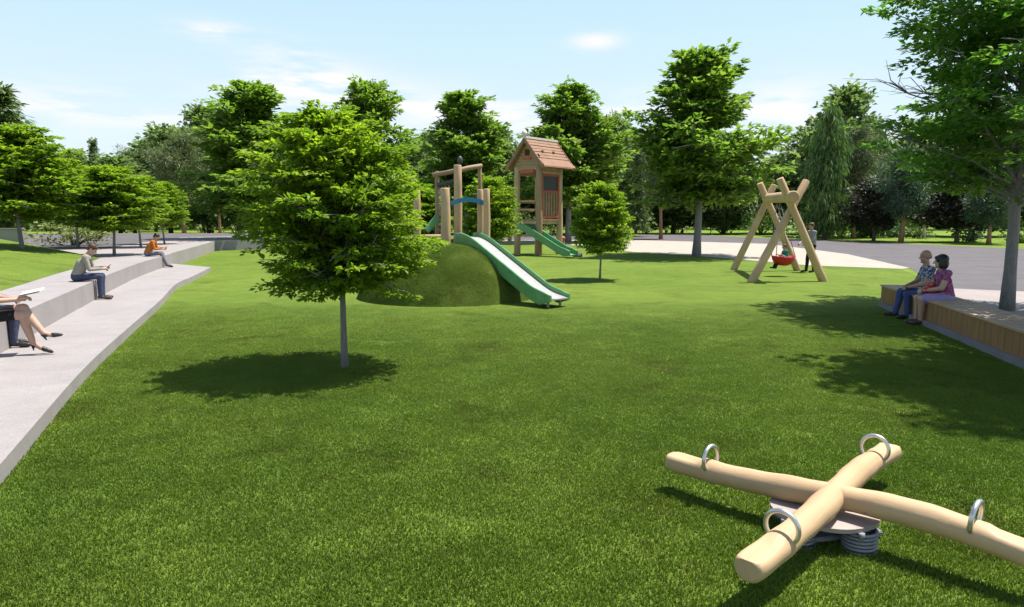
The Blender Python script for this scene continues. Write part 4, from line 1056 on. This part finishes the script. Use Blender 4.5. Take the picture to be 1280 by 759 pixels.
    if hairstyle == 'bob':
        hb.ell(hp(0, -.022, .045), (.098, .104, .092), 16, rot=HR); hb.ell(hp(0, -.062, -.025), (.098, .062, .10), 14, rot=HR)
        for s_ in (-1, 1): hb.ell(hp(s_*.082, -.012, -.035), (.024, .05, .085), 12, rot=HR)
        hb.ell(hp(0, .06, .075), (.062, .034, .03), 12, rot=HR)
    elif bald:
        hb.ell(hp(0, -.055, .0), (.077, .055, .05), 14, rot=HR)
        for s_ in (-1, 1): hb.ell(hp(s_*.066, -.02, .012), (.016, .04, .03), 10, rot=HR)
    else:
        hb.ell(hp(0, -.024, .050), (.084, .096, .084), 16, rot=HR); hb.ell(hp(0, -.066, .0), (.074, .045, .07), 14, rot=HR)
        hb.ell(hp(0, .040, .088), (.062, .034, .030), 12, rot=HR)
        for s_ in (-1, 1): hb.ell(hp(s_*.07, -.02, .03), (.016, .045, .045), 10, rot=HR)
    hm = remesh(hb, .009, 2); hm.materials.append(hair); hm.polygons.foreach_set('use_smooth', np.ones(len(hm.polygons), bool)); hm.name = 'hair'
    link('hair', hm, root); return root
def pose(**kw): d = dict(SEATED); d.update(kw); return d
def shift(d, dz, keys):
    for k in keys: v = Vector(d[k]); d[k] = (v.x, v.y, v.z+dz)
    return d
nL = (.93, .37)
hunch = pose(chest=(0, .10, .78), neck=(0, .22, .95), head=(0, .31, 1.07), shL=(-.185, .20, .92), shR=(.185, .20, .92), elL=(-.21, .27, .66), elR=(.21, .27, .66), wrL=(-.06, .50, .69), wrR=(.07, .47, .66),
             hipL=(-.09, .02, .50), hipR=(.09, .02, .50), pelvis=(0, 0, .51), toeR=(.15, .62, .035))
m1 = person('man in grey sweater and dark jeans sitting on the seat wall looking at a phone', (-9.27, 14.80, ZS), nL, hunch, SK2, CL['greysweater'], CL['jeans'], CL['brownshoe'], HAIR['brown'], look=(0, .75, -.65), group='people sitting on the seat wall')
def world_of(root, p): return Vector(root.location)+Matrix.Rotation(root.rotation_euler.z, 3, 'Z') @ (Vector(p)*root.scale.x)
def phone(root, p, lab):
    b = MB(); q = Matrix.Rotation(root.rotation_euler.z, 3, 'Z') @ Matrix.Rotation(R_(35), 3, 'X'); b.box(world_of(root, p), (.075, .15, .010), q, 0, .003)
    tag(b.build('phone', M['dark']), lab, 'phone')
phone(m1, (.0, .58, .70), 'dark phone in the hands of the man in the grey sweater')
pj = dict(hunch); pj.update(ankL=(-.11, .56, .10), toeL=(-.13, .73, .04), ankR=(.11, .62, .10), toeR=(.13, .79, .04), kneeL=(-.10, .44, .50), kneeR=(.10, .45, .50))
m2 = person('man in orange jacket and grey trousers sitting on the seat wall with outstretched feet', (-12.78, 24.45, ZS), (.96, .27), pj, SK, CL['orange'], CL['greytrousers'], CL['shoe'], HAIR['black'], look=(0, .8, -.6), group='people sitting on the seat wall')
phone(m2, (.0, .58, .70), 'dark phone held by the man in the orange jacket')
wj = pose(kneeR=(.07, .46, .52), ankR=(.06, .54, .15), toeR=(.05, .71, .03), kneeL=(.02, .46, .60), ankL=(.14, .68, .28), toeL=(.16, .85, .25), hipL=(-.08, .02, .52),
          wrR=(.10, .42, .72), wrL=(-.08, .40, .70), elR=(.22, .14, .72), elL=(-.22, .14, .72), handR=(.06, .60, .78), handL=(-.04, .58, .76), pelvis=(0, -.02, .52))
w1 = person('woman with bare crossed legs, dark skirt and black heels sitting at the left edge', (-6.69, 8.69, ZS), nL, wj, SK2, CL['tan'], CL['black'], CL['shoe'], HAIR['brown'], sleeve=.3, leg=.40, female=True, hairstyle='bob', look=(0, .9, -.4), group='people sitting on the seat wall', heels=True, vox=.008)
b = MB(); q = Matrix.Rotation(w1.rotation_euler.z, 3, 'Z') @ Matrix.Rotation(R_(12), 3, 'X'); b.box(world_of(w1, (.02, .56, .80)), (.30, .24, .006), q, 0, 0); b.box(world_of(w1, (.02, .56, .803)), (.30, .24, .004), q @ Matrix.Rotation(R_(7), 3, 'Y'), 0, 0)
tag(b.build('paper', M['white']), 'white open sheet of paper held by the woman with crossed legs', 'paper')
jj = pose(kneeL=(-.10, .45, .50), kneeR=(.12, .46, .51), ankL=(-.13, .36, .09), toeL=(-.15, .52, .035), ankR=(.10, .42, .09), toeR=(.12, .59, .035))
person('person in blue jeans sitting behind the woman with crossed legs at the left edge', (-7.17, 9.22, ZS), nL, jj, SK, CL['grey'], CL['jeans'], CL['shoe'], HAIR['black'], look=(0, 1, -.1), group='people sitting on the seat wall')
fR = (-.974, .226)
def bench_at(s_, w, z=.09): v = BF0+bdir*s_+bnor*w; return (v.x, v.y, z)
mj = pose(kneeL=(-.12, .42, .50), kneeR=(.08, .46, .53), ankL=(-.12, .38, .09), toeL=(-.14, .54, .035), ankR=(.08, .52, .10), toeR=(.10, .68, .06), wrL=(-.02, .34, .62), wrR=(.06, .36, .64), head=(.0, .12, 1.16))
shift(mj, -.055, ['pelvis', 'chest', 'neck', 'head', 'hipL', 'hipR', 'kneeL', 'kneeR', 'shL', 'shR', 'elL', 'elR', 'wrL', 'wrR'])
person('balding man in dark patterned shirt and blue jeans sitting on the wooden bench', bench_at(9.35, .37, .0), fR, mj, SK, CL['navy'], CL['bluejeans'], CL['shoe'], HAIR['grey'], sleeve=.35, bald=True, look=(-.25, 1, -.08), scale=1.06, group='couple on the wooden bench')
fj = pose(kneeL=(-.10, .42, .50), kneeR=(.07, .43, .50), ankL=(-.08, .40, .09), toeL=(-.08, .55, .035), ankR=(.08, .42, .09), toeR=(.06, .57, .035), wrL=(-.02, .34, .64), wrR=(.04, .36, .66), head=(-.01, .13, 1.13))
shift(fj, -.05, ['pelvis', 'chest', 'neck', 'head', 'hipL', 'hipR', 'kneeL', 'kneeR', 'shL', 'shR', 'elL', 'elR', 'wrL', 'wrR'])
w2 = person('woman with black bob hair and purple top sitting beside the balding man', bench_at(8.55, .37, .0), fR, fj, SK2, CL['purple'], CL['lilac'], CL['brownshoe'], HAIR['black'], sleeve=.25, leg=.45, female=True, skirt=True, hairstyle='bob', look=(.25, 1, -.05), scale=1.04, group='couple on the wooden bench')
b = MB(); c_ = world_of(w2, (.0, .24, .60)); b.ell(c_, (.13, .10, .085), 16); b.torus(c_+Vector((0, 0, .07)), (.3, 1, 0), .06, .010, 20, 8)
tag(b.build('handbag', M['redseat']), 'small red handbag on the lap of the woman in the purple top', 'bag')
# child and adult at the swing
kj = pose(kneeL=(-.10, .42, .56), kneeR=(.10, .42, .56), ankL=(-.11, .55, .22), ankR=(.11, .55, .22), toeL=(-.12, .70, .20), toeR=(.12, .70, .20), wrL=(-.20, .30, .78), wrR=(.20, .30, .78))
person('small child in teal shirt sitting in the red swing seat', (SC.x+.10, SC.y, SC.z-.375), (-1, -.1), kj, SK2, CL['teal'], CL['darktrousers'], CL['shoe'], HAIR['brown'], sleeve=.4, scale=.70, look=(0, 1, -.1))
STAND = dict(pelvis=(0, 0, .93), chest=(0, .01, 1.22), neck=(0, .02, 1.45), head=(0, .05, 1.60), hipL=(-.09, 0, .92), hipR=(.09, 0, .92), kneeL=(-.10, .03, .50), kneeR=(.10, .08, .51), ankL=(-.10, -.05, .09), ankR=(.11, .10, .09),
    toeL=(-.12, .12, .035), toeR=(.13, .27, .035), shL=(-.19, .02, 1.40), shR=(.19, .02, 1.40), elL=(-.24, .12, 1.13), elR=(.24, .12, 1.13), wrL=(-.16, .34, 1.02), wrR=(.16, .34, 1.02))
pt = P(1013, 340.5)
person('adult in grey shirt and dark trousers standing behind the swing', (pt.x, pt.y, 0), (-1, -.15), STAND, SK, CL['grey'], CL['darktrousers'], CL['shoe'], HAIR['brown'], sleeve=.9, look=(0, 1, -.25))
pt = P(1154, 299)
wk = dict(STAND); wk.update(ankL=(-.10, -.22, .12), toeL=(-.11, -.07, .05), kneeL=(-.10, .0, .50), wrL=(-.24, .10, .88), wrR=(.24, -.10, .88), elL=(-.24, .0, 1.13), elR=(.24, -.06, 1.13))
person('distant person in tan clothes walking on the sunlit grass across the road', (pt.x, pt.y, 0), (1, -.3), wk, SK2, CL['tan'], CL['white'], CL['shoe'], HAIR['blond'], sleeve=.4, vox=.012)
print('objects', len(bpy.data.objects))
